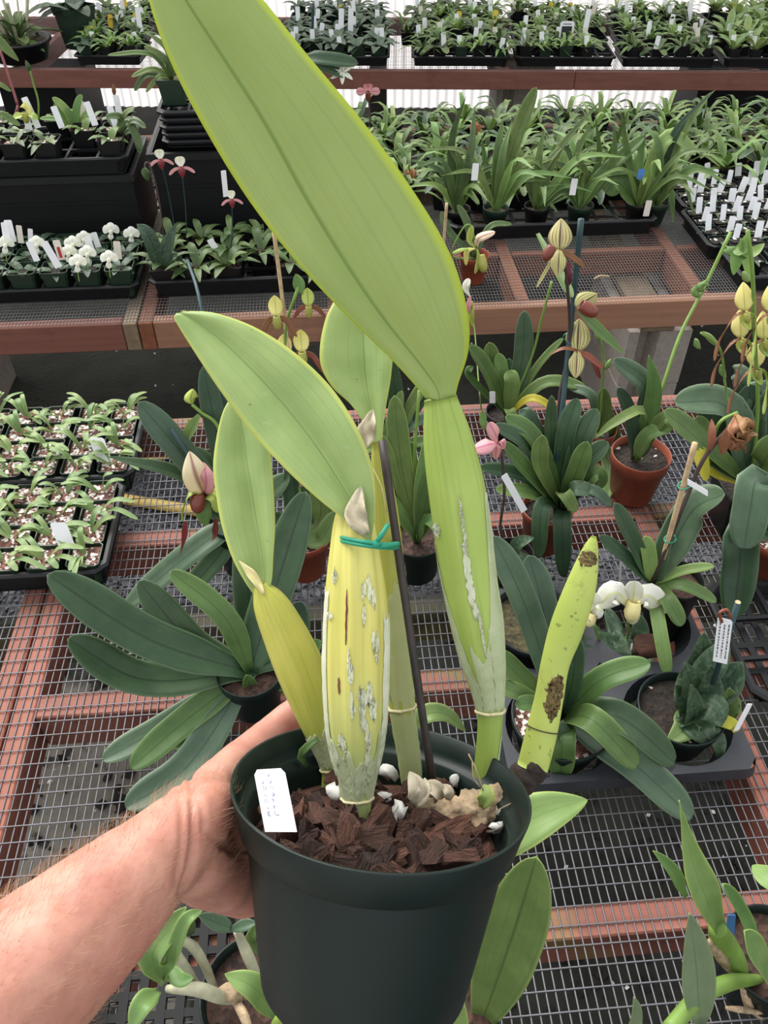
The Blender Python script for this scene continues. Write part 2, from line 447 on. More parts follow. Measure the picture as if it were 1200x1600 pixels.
PROF = {
    'strap': lambda t: (.42 + .58 * sm(t / .35)) * (math.sqrt(max(0, 1 - ((t - .72) / .28) ** 2)) if t > .72 else 1),
    'lance': lambda t: (.35 + .65 * sm(t / .35)) * (max(0, 1 - ((t - .4) / .6) ** 2) ** .8 if t > .4 else 1),
    'ellip': lambda t: max(.1 * (1 - t), math.sin(PI * min(1, .04 + .96 * t) ** .85) ** .75) if t < .999 else 0.0,
    'grass': lambda t: (.6 + .4 * sm(t / .3)) * max(0, 1 - t ** 2.5),
    'petal': lambda t: (.25 + .75 * sm(t / .55)) * (math.sqrt(max(0, 1 - ((t - .62) / .38) ** 2)) if t > .62 else 1),
    'spear': lambda t: (.5 + .5 * sm(t / .3)) * (1 - sm((t - .3) / .7)) ** .7,
}
def gridmesh(rows, th=0.0):
    """rows of points -> verts, faces, uvs; th > 0 closes it into a blade with that thickness"""
    m, n = len(rows), len(rows[0])
    V = [p for r in rows for p in r]
    UV = [(j / (n - 1), i / (m - 1)) for i in range(m) for j in range(n)]
    Fc = [(i * n + j, i * n + j + 1, (i + 1) * n + j + 1, (i + 1) * n + j) for i in range(m - 1) for j in range(n - 1)]
    if not th: return V, Fc, UV
    B = []
    for i in range(m):
        for j in range(n):
            a = rows[i][min(j + 1, n - 1)] - rows[i][max(j - 1, 0)]
            b = rows[min(i + 1, m - 1)][j] - rows[max(i - 1, 0)][j]
            nn = a.cross(b); nn = nn.normalized() if nn.length > 1e-12 else Vector((0, 0, 0))
            w = abs(2 * j / (n - 1) - 1)
            B.append(rows[i][j] - nn * th * (1.15 - .75 * w ** 2))
    o = m * n
    Fb = [tuple(reversed([k + o for k in f])) for f in Fc]
    E = []
    for i in range(m - 1):
        E.append((i * n, (i + 1) * n, (i + 1) * n + o, i * n + o))
        E.append((i * n + n - 1, i * n + n - 1 + o, (i + 1) * n + n - 1 + o, (i + 1) * n + n - 1))
    for j in range(n - 1):
        E.append((j + 1, j, j + o, j + 1 + o))
        k = (m - 1) * n + j
        E.append((k, k + 1, k + 1 + o, k + o))
    return V + B, Fc + Fb + E, UV + UV
def blade(pts, hw, nh, prof='strap', fold=.25, nl=10, nw=4, th=0.0, twist=0.0, wave=0.0):
    pts = [Vector(p) for p in pts]; rows = []
    for i in range(nl + 1):
        t = 1 - (1 - i / nl) ** 1.5
        c = crom(pts, t); T = (crom(pts, min(1, t + .02)) - crom(pts, max(0, t - .02))).normalized()
        S_ = T.cross(nh)
        if S_.length < 1e-4: S_ = T.cross(Vector((.3, .9, .1)))
        S_.normalize(); N = S_.cross(T)
        if twist:
            q = Matrix.Rotation(twist * t, 3, T); S_ = q @ S_; N = q @ N
        h = hw * max(PROF[prof](t), .012)
        row = []
        for j in range(nw + 1):
            x = -1 + 2 * j / nw
            row.append(c + S_ * (x * h) + N * (fold * h * abs(x) ** 1.3 + wave * h * math.sin(9 * t + 2 * x) * abs(x)))
        rows.append(row)
    return gridmesh(rows, th)
def addblade(name, parent, pts, hw, mat, nh=None, **k):
    if nh is None:
        p = Vector(pts[len(pts) // 2]); nh = ((CAM - p).normalized() * .6 + Vector((0, 0, .55)))
    v, f, uv = blade(pts, hw, nh, **k)
    return mobj(name, v, f, mat, parent, uv)

# ================================================================== the place
def plane_grid(name, x0, x1, y0, y1, z, mat):
    return setp(mobj(name, [(x0, y0, z), (x1, y0, z), (x1, y1, z), (x0, y1, z)], [(0, 1, 2, 3)], mat), kind='structure')
plane_grid('floor', -9, 9, -3, 12, 0, 'ground')

BA = math.atan(-.0957)                       # the back bench and wall run slightly askew to the other benches
BX = Vector((math.cos(BA), math.sin(BA), 0)); BY = Vector((-math.sin(BA), math.cos(BA), 0))
B0 = Vector((0, 4.345, 0))
def bk(x, y, z): return B0 + BX * x + BY * y + Vector((0, 0, z))

vs, fs, k = [], [], 0
N = 1500
for i in range(N + 1):
    x = -5.5 + 11.5 * i / N
    y = 1.05 + .009 * math.cos(2 * PI * x / .052)
    vs += [bk(x, y, 0.0), bk(x, y, 3.0)]
fs = [(2 * i, 2 * i + 2, 2 * i + 3, 2 * i + 1) for i in range(N)]
setp(mobj('wall_back', vs, fs, 'polycarbonate'), kind='structure')
for k, (px, wd) in enumerate(((578, .05), (1190, .11), (105, .05))):
    p = onY(px, 20, 5.2); lx = (p - B0).dot(BX)
    b = MB().box(-wd / 2, wd / 2, -.03, .0, 0, 3)
    o = b.build('trim_%d' % (k + 1), 'tag_white', loc=bk(lx, 1.035, 0)); o.rotation_euler.z = BA
    setp(o, 'pale upright post against the bright back wall', kind='structure')

def wires(parent, f, x0, x1, y0, y1, dx, dy, r, z, seg=14, mat='wire'):
    """welded wire mesh: every wire a thin bar, slightly wavy"""
    b = MB()
    def bar(p, q, dz, s):
        pts = []
        for i in range(s + 1):
            t = i / s; c = p.lerp(q, t)
            n = noise.noise(Vector((c.x * 3, c.y * 3, s * .7)))
            m = noise.noise(Vector((c.x * 2.1 + 5, c.y * 2.1, 3)))
            pts.append(f(c.x + n * .003, c.y + m * .003, z + dz))
        b.tube(pts, r, n=4, cap=False)
    nx = int((x1 - x0) / dx); ny = int((y1 - y0) / dy)
    for i in range(nx + 1): bar(Vector((x0 + i * dx, y0, 0)), Vector((x0 + i * dx, y1, 0)), 0, seg)
    for j in range(ny + 1): bar(Vector((x0, y0 + j * dy, 0)), Vector((x1, y0 + j * dy, 0)), r * 1.4, seg + 4)
    o = b.build('wire_mesh', mat, parent, smooth=True)
    return setp(o, 'galvanised welded wire mesh', kind='stuff')
def world(x, y, z): return Vector((x, y, z))
def beam(name, parent, mat, x0, x1, y0, y1, z0, z1, f=world):
    b = MB().bbox(x0, x1, y0, y1, z0, z1, .0025)
    b.v = [f(*p) for p in b.v]
    return b.build(name, mat, parent)

# near bench
nb = thing('greenhouse_bench', 'near wood-framed bench topped with wire mesh, under the held orchid', 'bench', (0, .8, 0))
for x0 in (-1.30, -.609, -.567, .62, 1.262):
    beam('cross_member', nb, 'wood_y', x0, x0 + .038, 0.0, 1.582, .409, .4975)
for y in (.393, .805, 1.197):
    for x0, x1 in ((-1.26, -.611), (-.527, .618), (.66, 1.26)):
        beam('rail', nb, 'wood_x', x0, x1, y, y + .045, .409, .4975)
beam('rail', nb, 'wood_x', -1.30, 1.30, 1.584, 1.622, .409, .4975)
beam('rail', nb, 'wood_x', -1.30, 1.30, -.04, -.002, .409, .4975)
for y in (-.035, 1.05):
    beam('stringer', nb, 'wood_mossy', -1.3, 1.3, y, y + .04, .318, .407)
for x in (-1.25, 1.16):
    for y in (-.035, 1.05): beam('leg', nb, 'wood_old', x, x + .089, y, y + .04, 0, .317)
wires(nb, world, -1.30, 1.30, -.03, 1.615, .0127, .0258, .0012, .4988)

# middle bench
mbn = thing('greenhouse_bench', 'middle mesh-topped bench with a wide sawn front board, across the aisle', 'bench', (0, 2.8, 0))
beam('front_board', mbn, 'wood_red', -2.4, -.574, 2.07, 2.108, .411, .4975)
beam('front_board', mbn, 'wood_fresh', -.488, 2.6, 2.07, 2.108, .411, .4975)
for x0 in (-1.6, 0.0, .545, 1.075, 1.7, 2.2): beam('cross_member', mbn, 'wood_mid_y', x0, x0 + .038, 2.11, 3.50, .411, .4975)
beam('cross_member', mbn, 'wood_old', -.572, -.533, 2.068, 3.50, .411, .4975)
beam('cross_member', mbn, 'wood_mid_y', -.529, -.490, 2.068, 3.50, .411, .4975)
for x0, x1 in ((-1.56, -.574), (-.488, -.002), (.04, .543), (.585, 1.073), (1.115, 1.698), (1.74, 2.198)):
    for y in (2.385, 2.95): beam('rail', mbn, 'wood_mid_x', x0, x1, y, y + .03, .42, .4975)
beam('rail', mbn, 'wood_mid_x', -2.4, 2.6, 3.502, 3.54, .411, .4975)
for x in (.93, -1.3):
    beam('support_beam', mbn, 'wood_old', x, x + .1, 2.09, 3.5, .385, .409)
wires(mbn, world, -2.3, 2.5, 2.075, 3.53, .0092, .0172, .0008, .4988, seg=8, mat='wire_dull')

def block(name, label, x, y, z, rz=0, group=None):
    """hollow concrete block lying on its bed: notched end towards the aisle, two cores"""
    b = MB()
    W_, L_, H_ = .194, .395, .19
    out = [(0, .0), (.032, 0), (.05, .045), (.075, .045), (.094, 0), (W_, 0), (W_, L_), (0, L_)]
    n = len(out)
    v = [(p[0], p[1], 0) for p in out] + [(p[0], p[1], H_) for p in out]
    fc = [(i, (i + 1) % n, n + (i + 1) % n, n + i) for i in range(n)]
    b.add(v, fc)
    # top and bottom with two core openings
    xs = [0, .034, .16, W_]; ys = [0, .075, .18, .215, .33, L_]
    for zz in (0, H_):
        for i in range(3):
            for j in range(5):
                if i == 1 and j in (1, 3): continue
                x0, x1, y0, y1 = xs[i], xs[i + 1], ys[j], ys[j + 1]
                if j == 0:
                    y0 = .046 if i < 2 else 0.0
                b.add([(x0, y0, zz), (x1, y0, zz), (x1, y1, zz), (x0, y1, zz)], [(0, 1, 2, 3)])
        b.add([(0, 0, zz), (.032, 0, zz), (.05, .046, zz), (0, .046, zz)], [(0, 1, 2, 3)])
        b.add([(.094, 0, zz), (.16, 0, zz), (.16, .046, zz), (.075, .046, zz)], [(0, 1, 2, 3)])
    for j0, j1 in ((.075, .18), (.215, .33)):
        b.add([(.034, j0, 0), (.16, j0, 0), (.16, j1, 0), (.034, j1, 0), (.034, j0, H_), (.16, j0, H_), (.16, j1, H_), (.034, j1, H_)],
              [(0, 1, 5, 4), (1, 2, 6, 5), (2, 3, 7, 6), (3, 0, 4, 7)])
    o = b.build(name, 'concrete', loc=Vector((x, y, z)), local=True)
    o.rotation_euler.z = rz
    return setp(o, label, 'concrete block', group)
block('concrete_block', 'upper grey concrete block propping up the middle bench', .897, 2.095, .192)
block('concrete_block', 'lower grey concrete block standing on the ground under the middle bench', .893, 2.09, .0)
block('concrete_block', 'concrete block under the left part of the middle bench, upper', -1.33, 2.2, .192)
block('concrete_block', 'concrete block under the left part of the middle bench, lower', -1.33, 2.2, 0)

# back bench
bb = thing('greenhouse_bench', 'back bench with a red-brown front board along the white wall', 'bench', bk(0, .5, 0))
beam('front_board', bb, 'wood_red', -4.6, 1.25, 0, .038, .415, .4975, bk)
beam('front_board', bb, 'wood_red', 1.252, 5.2, 0, .038, .415, .4975, bk)
for x in (-4, -2.8, -1.45, -.3, .9, 2.1, 3.4): beam('cross_member', bb, 'wood_y', x, x + .038, .04, .96, .415, .4975, bk)
beam('rail', bb, 'wood_x', -4.6, 5.2, .962, 1.0, .415, .4975, bk)
for px in (120, 592, 780, 1020, 1150):
    lx = (onY(px, 128, 4.3) - B0).dot(BX)
    for dz in (.44, .472):
        b = MB().lathe([(0, -.0015), (.004, -.001), (.004, .0005)], 8, M=Matrix.Rotation(PI / 2, 3, 'X'))
        b.v = [bk(lx + p.x, p.y - .0005, dz + p.z) for p in b.v]; b.build('screw', 'lid_metal', bb)
wires(bb, bk, -4.5, 5.1, .0, 1.0, .0127, .0254, .0008, .4988, seg=3, mat='wire_dull')
for px, wd in ((40, .4), (775, .2), (592, .09), (1150, .55)):
    lx = (onY(px, 160, 4.6) - B0).dot(BX)
    if wd == .09:
        beam('leg', bb, 'stake_dark', lx - .05, lx + .04, .3, .39, 0, .414, bk); continue
    if wd == .2:
        for k in range(2):
            o = block('concrete_block', 'concrete block under the back bench behind the strap leaves, %s' % ('lower', 'upper')[k], *bk(lx, .35, .19 * k), rz=BA)
        beam('support_beam', bb, 'wood_old', lx - .05, lx + .3, .4, .49, .382, .414, bk)
    else:
        b = MB(); t = .006
        b.box(-wd / 2, wd / 2, 0, .4, 0, .01).box(-wd / 2, wd / 2, 0, t, .01, .36).box(-wd / 2, wd / 2, .4 - t, .4, .01, .36)
        b.box(-wd / 2, -wd / 2 + t, t, .4 - t, .01, .36).box(wd / 2 - t, wd / 2, t, .4 - t, .01, .36)
        b.box(-wd / 2 - .015, wd / 2 + .015, -.015, 0, .34, .36)
        o = b.build('storage_tote', 'crate_black', loc=bk(lx, .3, 0), local=True); o.rotation_euler.z = BA
        setp(o, 'black plastic tote under the %s end of the back bench' % ('left' if px < 500 else 'right'), 'tote')

# gravel, debris and the yellow pipe under the near bench
def scatter(name, label, mat, n, x0, x1, y0, y1, s0, s1, cat):
    b = MB()
    for i in range(n):
        x = random.uniform(x0, x1); y = random.uniform(y0, y1); s = random.uniform(s0, s1)
        q = Matrix.Rotation(random.uniform(0, 6), 3, Vector((random.random(), random.random(), random.random() + .1)).normalized())
        v = [q @ Vector(p) * s for p in ((1, 0, 0), (-1, 0, 0), (0, .8, 0), (0, -.8, 0), (0, 0, .6), (0, 0, -.6))]
        b.add([Vector((x, y, s * .3)) + p for p in v], [(0, 2, 4), (2, 1, 4), (1, 3, 4), (3, 0, 4), (2, 0, 5), (1, 2, 5), (3, 1, 5), (0, 3, 5)])
    return setp(b.build(name, mat), label, cat, kind='stuff')
scatter('gravel', 'grey gravel on the ground below the near bench', 'gravel', 6500, -1.0, 1.6, 1.45, 2.05, .005, .012, 'gravel')
scatter('leaf_litter', 'dark crumbs of spilled bark on the ground', 'debris', 700, -1.0, .9, .4, 1.4, .006, .02, 'debris')
scatter('spilled_perlite', 'white perlite crumbs scattered on the ground', 'perlite', 260, -.9, 2.0, .3, 2.9, .003, .008, 'perlite')
hp = [on(470, 838, .018), on(330, 803, .018), on(190, 779, .018), on(120, 762, .018), on(130, 728, .018), on(215, 724, .018), on(262, 708, .018)]
setp(MB().tube([crom(hp, i / 40) for i in range(41)], .0165, 12).build('garden_hose', 'hose_yellow', smooth=True, loc=hp[1]), 'pale yellow pipe lying on the gravel below the near bench', 'hose')

# ================================================================== the orchid held up in the hand
PN = (RC @ Vector((.087, .982, .165))).normalized()         # axis of the tilted pot
PC = at(596, 1226, .524)                                     # centre of its rim
PV = (PC - CAM).normalized()
PX = PN.cross(PV - PN * PV.dot(PN)).normalized() * -1        # to the right of the picture
if PX.dot(RC @ Vector((1, 0, 0))) < 0: PX = -PX
PB = PN.cross(PX)
if PB.dot(PV) < 0: PB = -PB                                  # away from the camera
def pot(r, ang, s):
    a = math.radians(ang); return PC - PN * s + (PX * math.cos(a) + PB * math.sin(a)) * r
orchid = thing('potted_orchid', 'large lime-green orchid with fat yellow bulbs in a dark green pot, held up in front', 'orchid', pot(0, 0, .139))
def plathe(prof, n=72):
    v = []
    for r, s in prof: v += [pot(r, 360 * k / n, s) for k in range(n)]
    f = [(i * n + k, i * n + (k + 1) % n, (i + 1) * n + (k + 1) % n, (i + 1) * n + k) for i in range(len(prof) - 1) for k in range(n)]
    return v, f
v, f = plathe([(.0001, .1385), (.060, .1385), (.0655, .1375), (.0678, .134), (.0715, .11), (.078, .065), (.0835, .0265)])
hp_ = mobj('pot', v, f, 'pot_green', orchid)
v, f = plathe([(.0835, .0265), (.0872, .0262), (.0885, .0248), (.0915, .012), (.0946, .0012), (.0946, .0002), (.0938, 0), (.0925, .0004), (.0895, .0125),
               (.0872, .0168), (.0845, .0175), (.0825, .019), (.0805, .03), (.0775, .05), (.0655, .136), (.0001, .136)])
mobj('rim', v, f, 'pot_green', hp_)
# potting bark
SP = PC - PN * .034
v, f = [], []
nr, na = 10, 40
for i in range(nr + 1):
    for k in range(na):
        r = .080 * i / nr; p = pot(r, 360 * k / na, .040)
        v.append(p + PN * (.006 * noise.noise(p * 60)))
f = [(i * na + k, i * na + (k + 1) % na, (i + 1) * na + (k + 1) % na, (i + 1) * na + k) for i in range(nr) for k in range(na)]
mobj('bark_bed', v, f, 'bark_dark', orchid)
def chunk(sx, sy, sz, seed, rough=.25):
    rr = random.Random(seed); bm = bmesh.new(); bmesh.ops.create_cube(bm, size=1)
    bmesh.ops.subdivide_edges(bm, edges=bm.edges[:], cuts=1, use_grid_fill=True)
    for q in bm.verts:
        if abs(q.co.x) + abs(q.co.y) + abs(q.co.z) > 1.2: q.co *= .86
        q.co = Vector((q.co.x * sx, q.co.y * sy, q.co.z * sz)) + Vector([rr.uniform(-rough, rough) * s for s in (sx, sy, sz)]) * .5
    bm.verts.index_update()
    vv = [q.co.copy() for q in bm.verts]; ff = [tuple(x.index for x in q.verts) for q in bm.faces]; bm.free()
    return vv, ff
rnd = random.Random(5)
chips = []
for i in range(10):
    vv, ff = chunk(1, rnd.uniform(.32, .6), rnd.uniform(.18, .4), i, .4)
    me = bpy.data.meshes.new('bark_chip'); me.from_pydata([tuple(q) for q in vv], [], ff); me.materials.append(MATS['bark' if i % 3 else 'bark_dark']); chips.append(me)
for i in range(120):
    r = .070 * math.sqrt(rnd.random()); a = rnd.uniform(0, 360)
    o = bpy.data.objects.new('bark_chip', rnd.choice(chips)); COL.objects.link(o); o.parent = orchid
    o.location = pot(r, a, .036 - rnd.random() * .008 + (.004 if r > .06 else 0)) - orchid.location
    o.rotation_euler = (rnd.uniform(-.8, .8) - .55, rnd.uniform(-.8, .8), rnd.uniform(0, 6))
    s = min(rnd.uniform(.012, .030), (.0775 - r) * 2); o.scale = (s, s, s)
for i, (px, py) in enumerate(((612, 1180), (608, 1207), (710, 1222), (600, 1245), (622, 1268), (775, 1292), (525, 1238), (786, 1268))):
    vv, ff = chunk(1, .8, .7, 40 + i, .5)
    o = mobj('perlite_chunk', vv, ff, 'perlite', orchid, local=True)
    o.location = onplane(px, py, PC - PN * .024, PN) - orchid.location; s = rnd.uniform(.008, .0125); o.scale = (s, s, s * .8); o.rotation_euler = (1, i, i * 2)

# ---- bulbs: rings along a path, gently fluted
class Bulb:
    def __init__(s, path, rads, flat=.8, flute=0, fl=7, ph=0.0):
        s.P = [at(*p) for p in path]; s.R = [r / F * p[2] for r, p in zip(rads, path)]; s.flat = flat; s.flute = flute; s.fl = fl; s.ph = ph
    def frame(s, t):
        c = crom(s.P, t); T = (crom(s.P, min(1, t + .01)) - crom(s.P, max(0, t - .01))).normalized()
        V = (CAM - c).normalized(); X = V.cross(T).normalized() * -1; N = X.cross(T)
        if N.dot(V) < 0: N = -N
        return c, T, X, N
    def rad(s, t): return crom([Vector((r, 0, 0)) for r in s.R], t).x
    lump = 0.0
    def pt(s, t, a, off=0.0):
        c, T, X, N = s.frame(t); r = s.rad(t)
        k = math.sin(PI * min(max(t, 0), 1)) ** .6
        r2 = r * (1 + s.flute * k * (math.cos(s.fl * a + s.ph + .8 * math.sin(3 * t)) - .3)) + off
        if s.lump: r2 *= 1 + s.lump * noise.noise(Vector((t * 7, math.cos(a) * 1.6, math.sin(a) * 1.6))) + s.lump * .5 * noise.noise(Vector((t * 19, math.cos(a) * 4, math.sin(a) * 4)))
        return c + X * (math.sin(a) * r2) + N * (math.cos(a) * r2 * s.flat)
    def build(s, name, mat, parent, nl=44, na=40, cap=True):
        v = [s.pt(i / nl, 2 * PI * k / na) for i in range(nl + 1) for k in range(na)]
        uv = [(k / na, i / nl) for i in range(nl + 1) for k in range(na)]
        f = [(i * na + k, i * na + (k + 1) % na, (i + 1) * na + (k + 1) % na, (i + 1) * na + k) for i in range(nl) for k in range(na)]
        if cap: f += [tuple(range(na)), tuple(reversed(range(nl * na, (nl + 1) * na)))]
        s.o = mobj(name, v, f, mat, parent, uv); return s.o
    def ring(s, name, mat, t, parent, r=.0011, a0=0, a1=2 * PI):
        MB().tube([s.pt(t, a0 + (a1 - a0) * i / 40, .0006) for i in range(41)], r, 6).build(name, mat, parent, smooth=True)
    def patch(s, name, mat, parent, a0, a1, lo, hi, off=.0008, na=24, nt=24, jag=.012, seed=0, th=.0003, rnd_=False):
        """thin papery skin on the bulb from lo(a) to hi(a), torn along its upper edge"""
        rows = []
        for i in range(nt + 1):
            row = []
            for j in range(na + 1):
                u = j / na
                wob = .05 * noise.noise(Vector((i * .4, seed, 1.7))) if 0 < j < na else .12 * noise.noise(Vector((i * .55, seed + j, .3)))
                a = a0 + (a1 - a0) * u + wob * (a1 - a0)
                if rnd_:
                    kk = math.sqrt(max(.03, 1 - abs(2 * i / nt - 1) ** 3)) * (.75 + .5 * noise.noise(Vector((i * .8, seed * 3.1, u * 2))))
                    a = (a0 + a1) / 2 + (a - (a0 + a1) / 2) * kk + .25 * (a1 - a0) * noise.noise(Vector((i * .5, seed * 1.7, 9)))
                l = lo(u) if callable(lo) else lo; h = hi(u) if callable(hi) else hi
                h += jag * noise.noise(Vector((u * 9, seed, 0))); l -= jag * noise.noise(Vector((u * 7, seed, 4))) * (0 if lo == 0 else 1)
                row.append(s.pt(l + (h - l) * i / nt, a, off + .0004 * noise.noise(Vector((i * .5, j * .5, seed)))))
            rows.append(row)
        v, f, uv = gridmesh(rows, th); return mobj(name, v, f, mat, parent, uv)

def soilp(px, py): p = onplane(px, py, PC - PN * .040, PN); return depth(p)
# right bulb
dD = soilp(758, 1262)
bD = Bulb([(757, 1262, dD), (758, 1215, dD - .003), (766, 1110, dD - .010), (752, 1010, dD - .018), (733, 900, dD - .027), (716, 780, dD - .038), (700, 690, dD - .047), (688, 622, dD - .055)],
          [13, 17, 19, 33, 39, 37, 32, 23], .72, .05, 6, .6)
# widen to the photograph's outline
bD.R = [r / F * p for r, p in zip([13, 18, 20.5, 36, 41, 42, 36, 23.5], [dD] * 8)]
bD.build('pseudobulb', 'bulb_green', orchid)
bD.ring('node_ring', 'ring_tan', .285, bD.o, .0013)
bD.patch('sheath', 'sheath_pale', bD.o, -1.55, -.45, .29, lambda u: .64 - .28 * sm(u), seed=1)
bD.patch('sheath', 'sheath_pale', bD.o, .35, 1.55, .29, lambda u: .47 + .25 * sm(u * 1.6), seed=2)
bD.patch('sheath', 'sheath_pale', bD.o, -.46, .36, .29, lambda u: .40 + .05 * abs(2 * u - 1), seed=3)
bD.patch('sheath_flake', 'sheath_white', bD.o, -.18, .12, .50, .64, seed=5, off=.0014, rnd_=True)
bD.patch('sheath_flake', 'sheath_white', bD.o, -.02, .10, .63, .72, seed=6, off=.0018, jag=.03, rnd_=True)
bD.patch('sheath_flake', 'sheath_white', bD.o, .05, .18, .42, .52, seed=7, off=.0014, rnd_=True)
bD.patch('sheath_flake', 'sheath_white', bD.o, -1.2, -.85, .655, .675, seed=8, off=.0014, rnd_=True)
bD.patch('sheath', 'sheath_pale', bD.o, .3, 1.4, .02, lambda u: .10 + .16 * u, seed=9)
# centre bulb
dB = soilp(558, 1295)
bB = Bulb([(560, 1296, dB), (558, 1240, dB - .002), (556, 1150, dB - .006), (555, 1050, dB - .011), (556, 950, dB - .015), (554, 870, dB - .018), (554, 805, dB - .012), (566, 770, dB - .004)],
          [18, 25, 42, 48, 46, 40, 30, 12], .78, .075, 8, .3)
bB.R = [r / F * dB for r in [17, 24, 43, 48.5, 46.5, 38, 28, 14]]
bB.build('pseudobulb', 'bulb_yellow', orchid)
bB.ring('node_ring', 'ring_tan', .128, bB.o, .0012)
bB.patch('sheath', 'sheath_pale', bB.o, -1.5, 1.5, .13, lambda u: .235 + .11 * abs(2 * u - 1) ** 1.5, seed=11, jag=.05, na=40)
bB.patch('sheath', 'sheath_white', bB.o, -1.57, -1.05, .2, .62, seed=12, jag=.03)
bB.patch('sheath', 'sheath_white', bB.o, 1.15, 1.57, .2, .55, seed=13, jag=.03)
fr = random.Random(3)
for i in range(30):
    a = fr.choice((-.95, -.6, .12, .14, .3, .5, -.2)) + fr.uniform(-.12, .12); t = fr.uniform(.2, .66)
    if abs(a) < .3: t = fr.uniform(.2, .62)
    wd = fr.uniform(.10, .26)
    bB.patch('sheath_flake', 'sheath_white', bB.o, a, a + wd, t, t + fr.uniform(.015, .07), off=.0011, na=8, nt=10, jag=.02, seed=20 + i, rnd_=True)
bB.patch('scar', 'petal_maroon', bB.o, -.34, -.26, .50, .63, off=.0006, na=4, nt=14, jag=.01, seed=60, rnd_=True)
bB.patch('scar', 'petal_brown', bB.o, -.62, -.5, .395, .43, off=.0006, na=4, nt=8, jag=.01, seed=61, rnd_=True)
# slender bulb behind it
dC = soilp(650, 1248)
bC = Bulb([(646, 1250, dC), (640, 1190, dC - .004), (628, 1105, dC - .010), (618, 1000, dC - .016), (607, 900, dC - .021), (600, 800, dC - .025), (590, 690, dC - .030)],
          [13, 16, 19, 25, 24, 20, 10], .8, .05, 7)
bC.R = [r / F * dC for r in [14, 17, 20, 25, 25, 21, 9]]
bC.build('pseudobulb', 'bulb_olive', orchid)
bC.ring('node_ring', 'ring_tan', .333, bC.o, .0012)
bC.patch('sheath', 'sheath_clear', bC.o, -1.4, 1.5, .02, .325, seed=70, jag=.02)
bC.patch('sheath', 'sheath_clear', bC.o, -.9, 1.5, .34, lambda u: .58 + .12 * u, seed=71, jag=.06)
# left bulb
dA = soilp(513, 1232)
bA = Bulb([(513, 1234, dA), (513, 1195, dA - .002), (497, 1130, dA - .005), (470, 1050, dA - .009), (442, 985, dA - .014), (420, 940, dA - .018), (404, 912, dA - .021)],
          [11, 12, 26, 35, 30, 23, 9], .75, .04, 7)
bA.R = [r / F * dA for r in [11, 13, 28, 37, 33, 25, 9]]
bA.build('pseudobulb', 'bulb_olive', orchid)
bA.ring('node_ring', 'ring_tan', .14, bA.o, .001)
bA.patch('sheath', 'sheath_pale', bA.o, -1.5, 1.5, .15, lambda u: .29 + .04 * u, seed=75, jag=.05)
# old leafless growth, leaning right
dE = soilp(800, 1240)
bE = Bulb([(832, 1200, dE - .012), (846, 1145, dE - .015), (858, 1090, dE - .018), (868, 1035, dE - .022), (886, 980, dE - .025), (908, 915, dE - .030), (922, 862, dE - .034), (928, 838, dE - .036)],
          [24, 24, 22, 22, 26, 23, 13, 4], .55, .02, 4)
bE.build('cut_pseudobulb', 'bulb_old', orchid)['label'] = 'old yellow-green growth blotched with brown'
bE.ring('node_ring', 'root_rot', .16, bE.o, .0004)
bE.patch('brown_patch', 'scar_brown', bE.o, -.4, 1.2, .22, .37, off=.0002, jag=.05, seed=90, rnd_=True, th=.0001)
bE.patch('brown_patch', 'scar_brown', bE.o, -1.3, 1.3, .80, .86, off=.0002, jag=.03, seed=91, rnd_=True, th=.0001)
rot = Bulb([(782, 1250, dE - .002), (800, 1232, dE - .006), (822, 1212, dE - .010), (845, 1194, dE - .013)], [18, 21, 22, 20], .9, .06, 5)
rot.lump = .3
rot.build('rotted_stump', 'root_rot', orchid, nl=30, na=28)
# rhizome and roots
dR = soilp(700, 1268) - .022
rz = Bulb([(655, 1262, dR), (690, 1268, dR - .002), (720, 1270, dR - .004), (750, 1262, dR), (785, 1245, dR + .008)], [13, 21, 25, 26, 18], .9, .13, 5)
rz.lump = .45
rz.build('rhizome', 'root_tan', orchid, nl=60, na=36)
for k, pl in enumerate(([(705, 1280), (706, 1300), (708, 1325)], [(672, 1268), (662, 1285), (650, 1300)], [(735, 1282), (748, 1296), (770, 1300)], [(755, 1235), (745, 1205), (732, 1178)], [(750, 1230), (740, 1215), (738, 1190)], [(772, 1270), (785, 1262), (800, 1255)])):
    P = [at(x, y, dR - .014 + .002 * i) for i, (x, y) in enumerate(pl)]
    MB().tube([crom(P, i / 8) for i in range(9)], .0032 if k < 1 else (.0011 if k < 3 else .0005), 6).build('root', 'root_tan', orchid, smooth=True)
for k, (x0, y0, x1, y1, wd) in enumerate(((650, 1260, 640, 1205, 14), (648, 1262, 664, 1215, 10), (752, 1262, 757, 1225, 12), (690, 1245, 660, 1222, 12), (700, 1250, 690, 1225, 8))):
    addblade('dry_sheath', orchid, [at(x0, y0, dR - .010), at((x0 + x1) / 2 + 6, (y0 + y1) / 2, dR - .014), at(x1, y1, dR - .008)], wd / F * dR, 'sheath_dry' if k != 2 else 'leaf_lime', prof='lance', fold=.5, nl=8, nw=4, th=.0005, wave=.3)
addblade('new_shoot', orchid, [at(480, 1198, dA - .01), at(470, 1180, dA - .014), at(488, 1160, dA - .016), at(500, 1156, dA - .014)], .0028, 'leaf_green', prof='lance', th=.001)

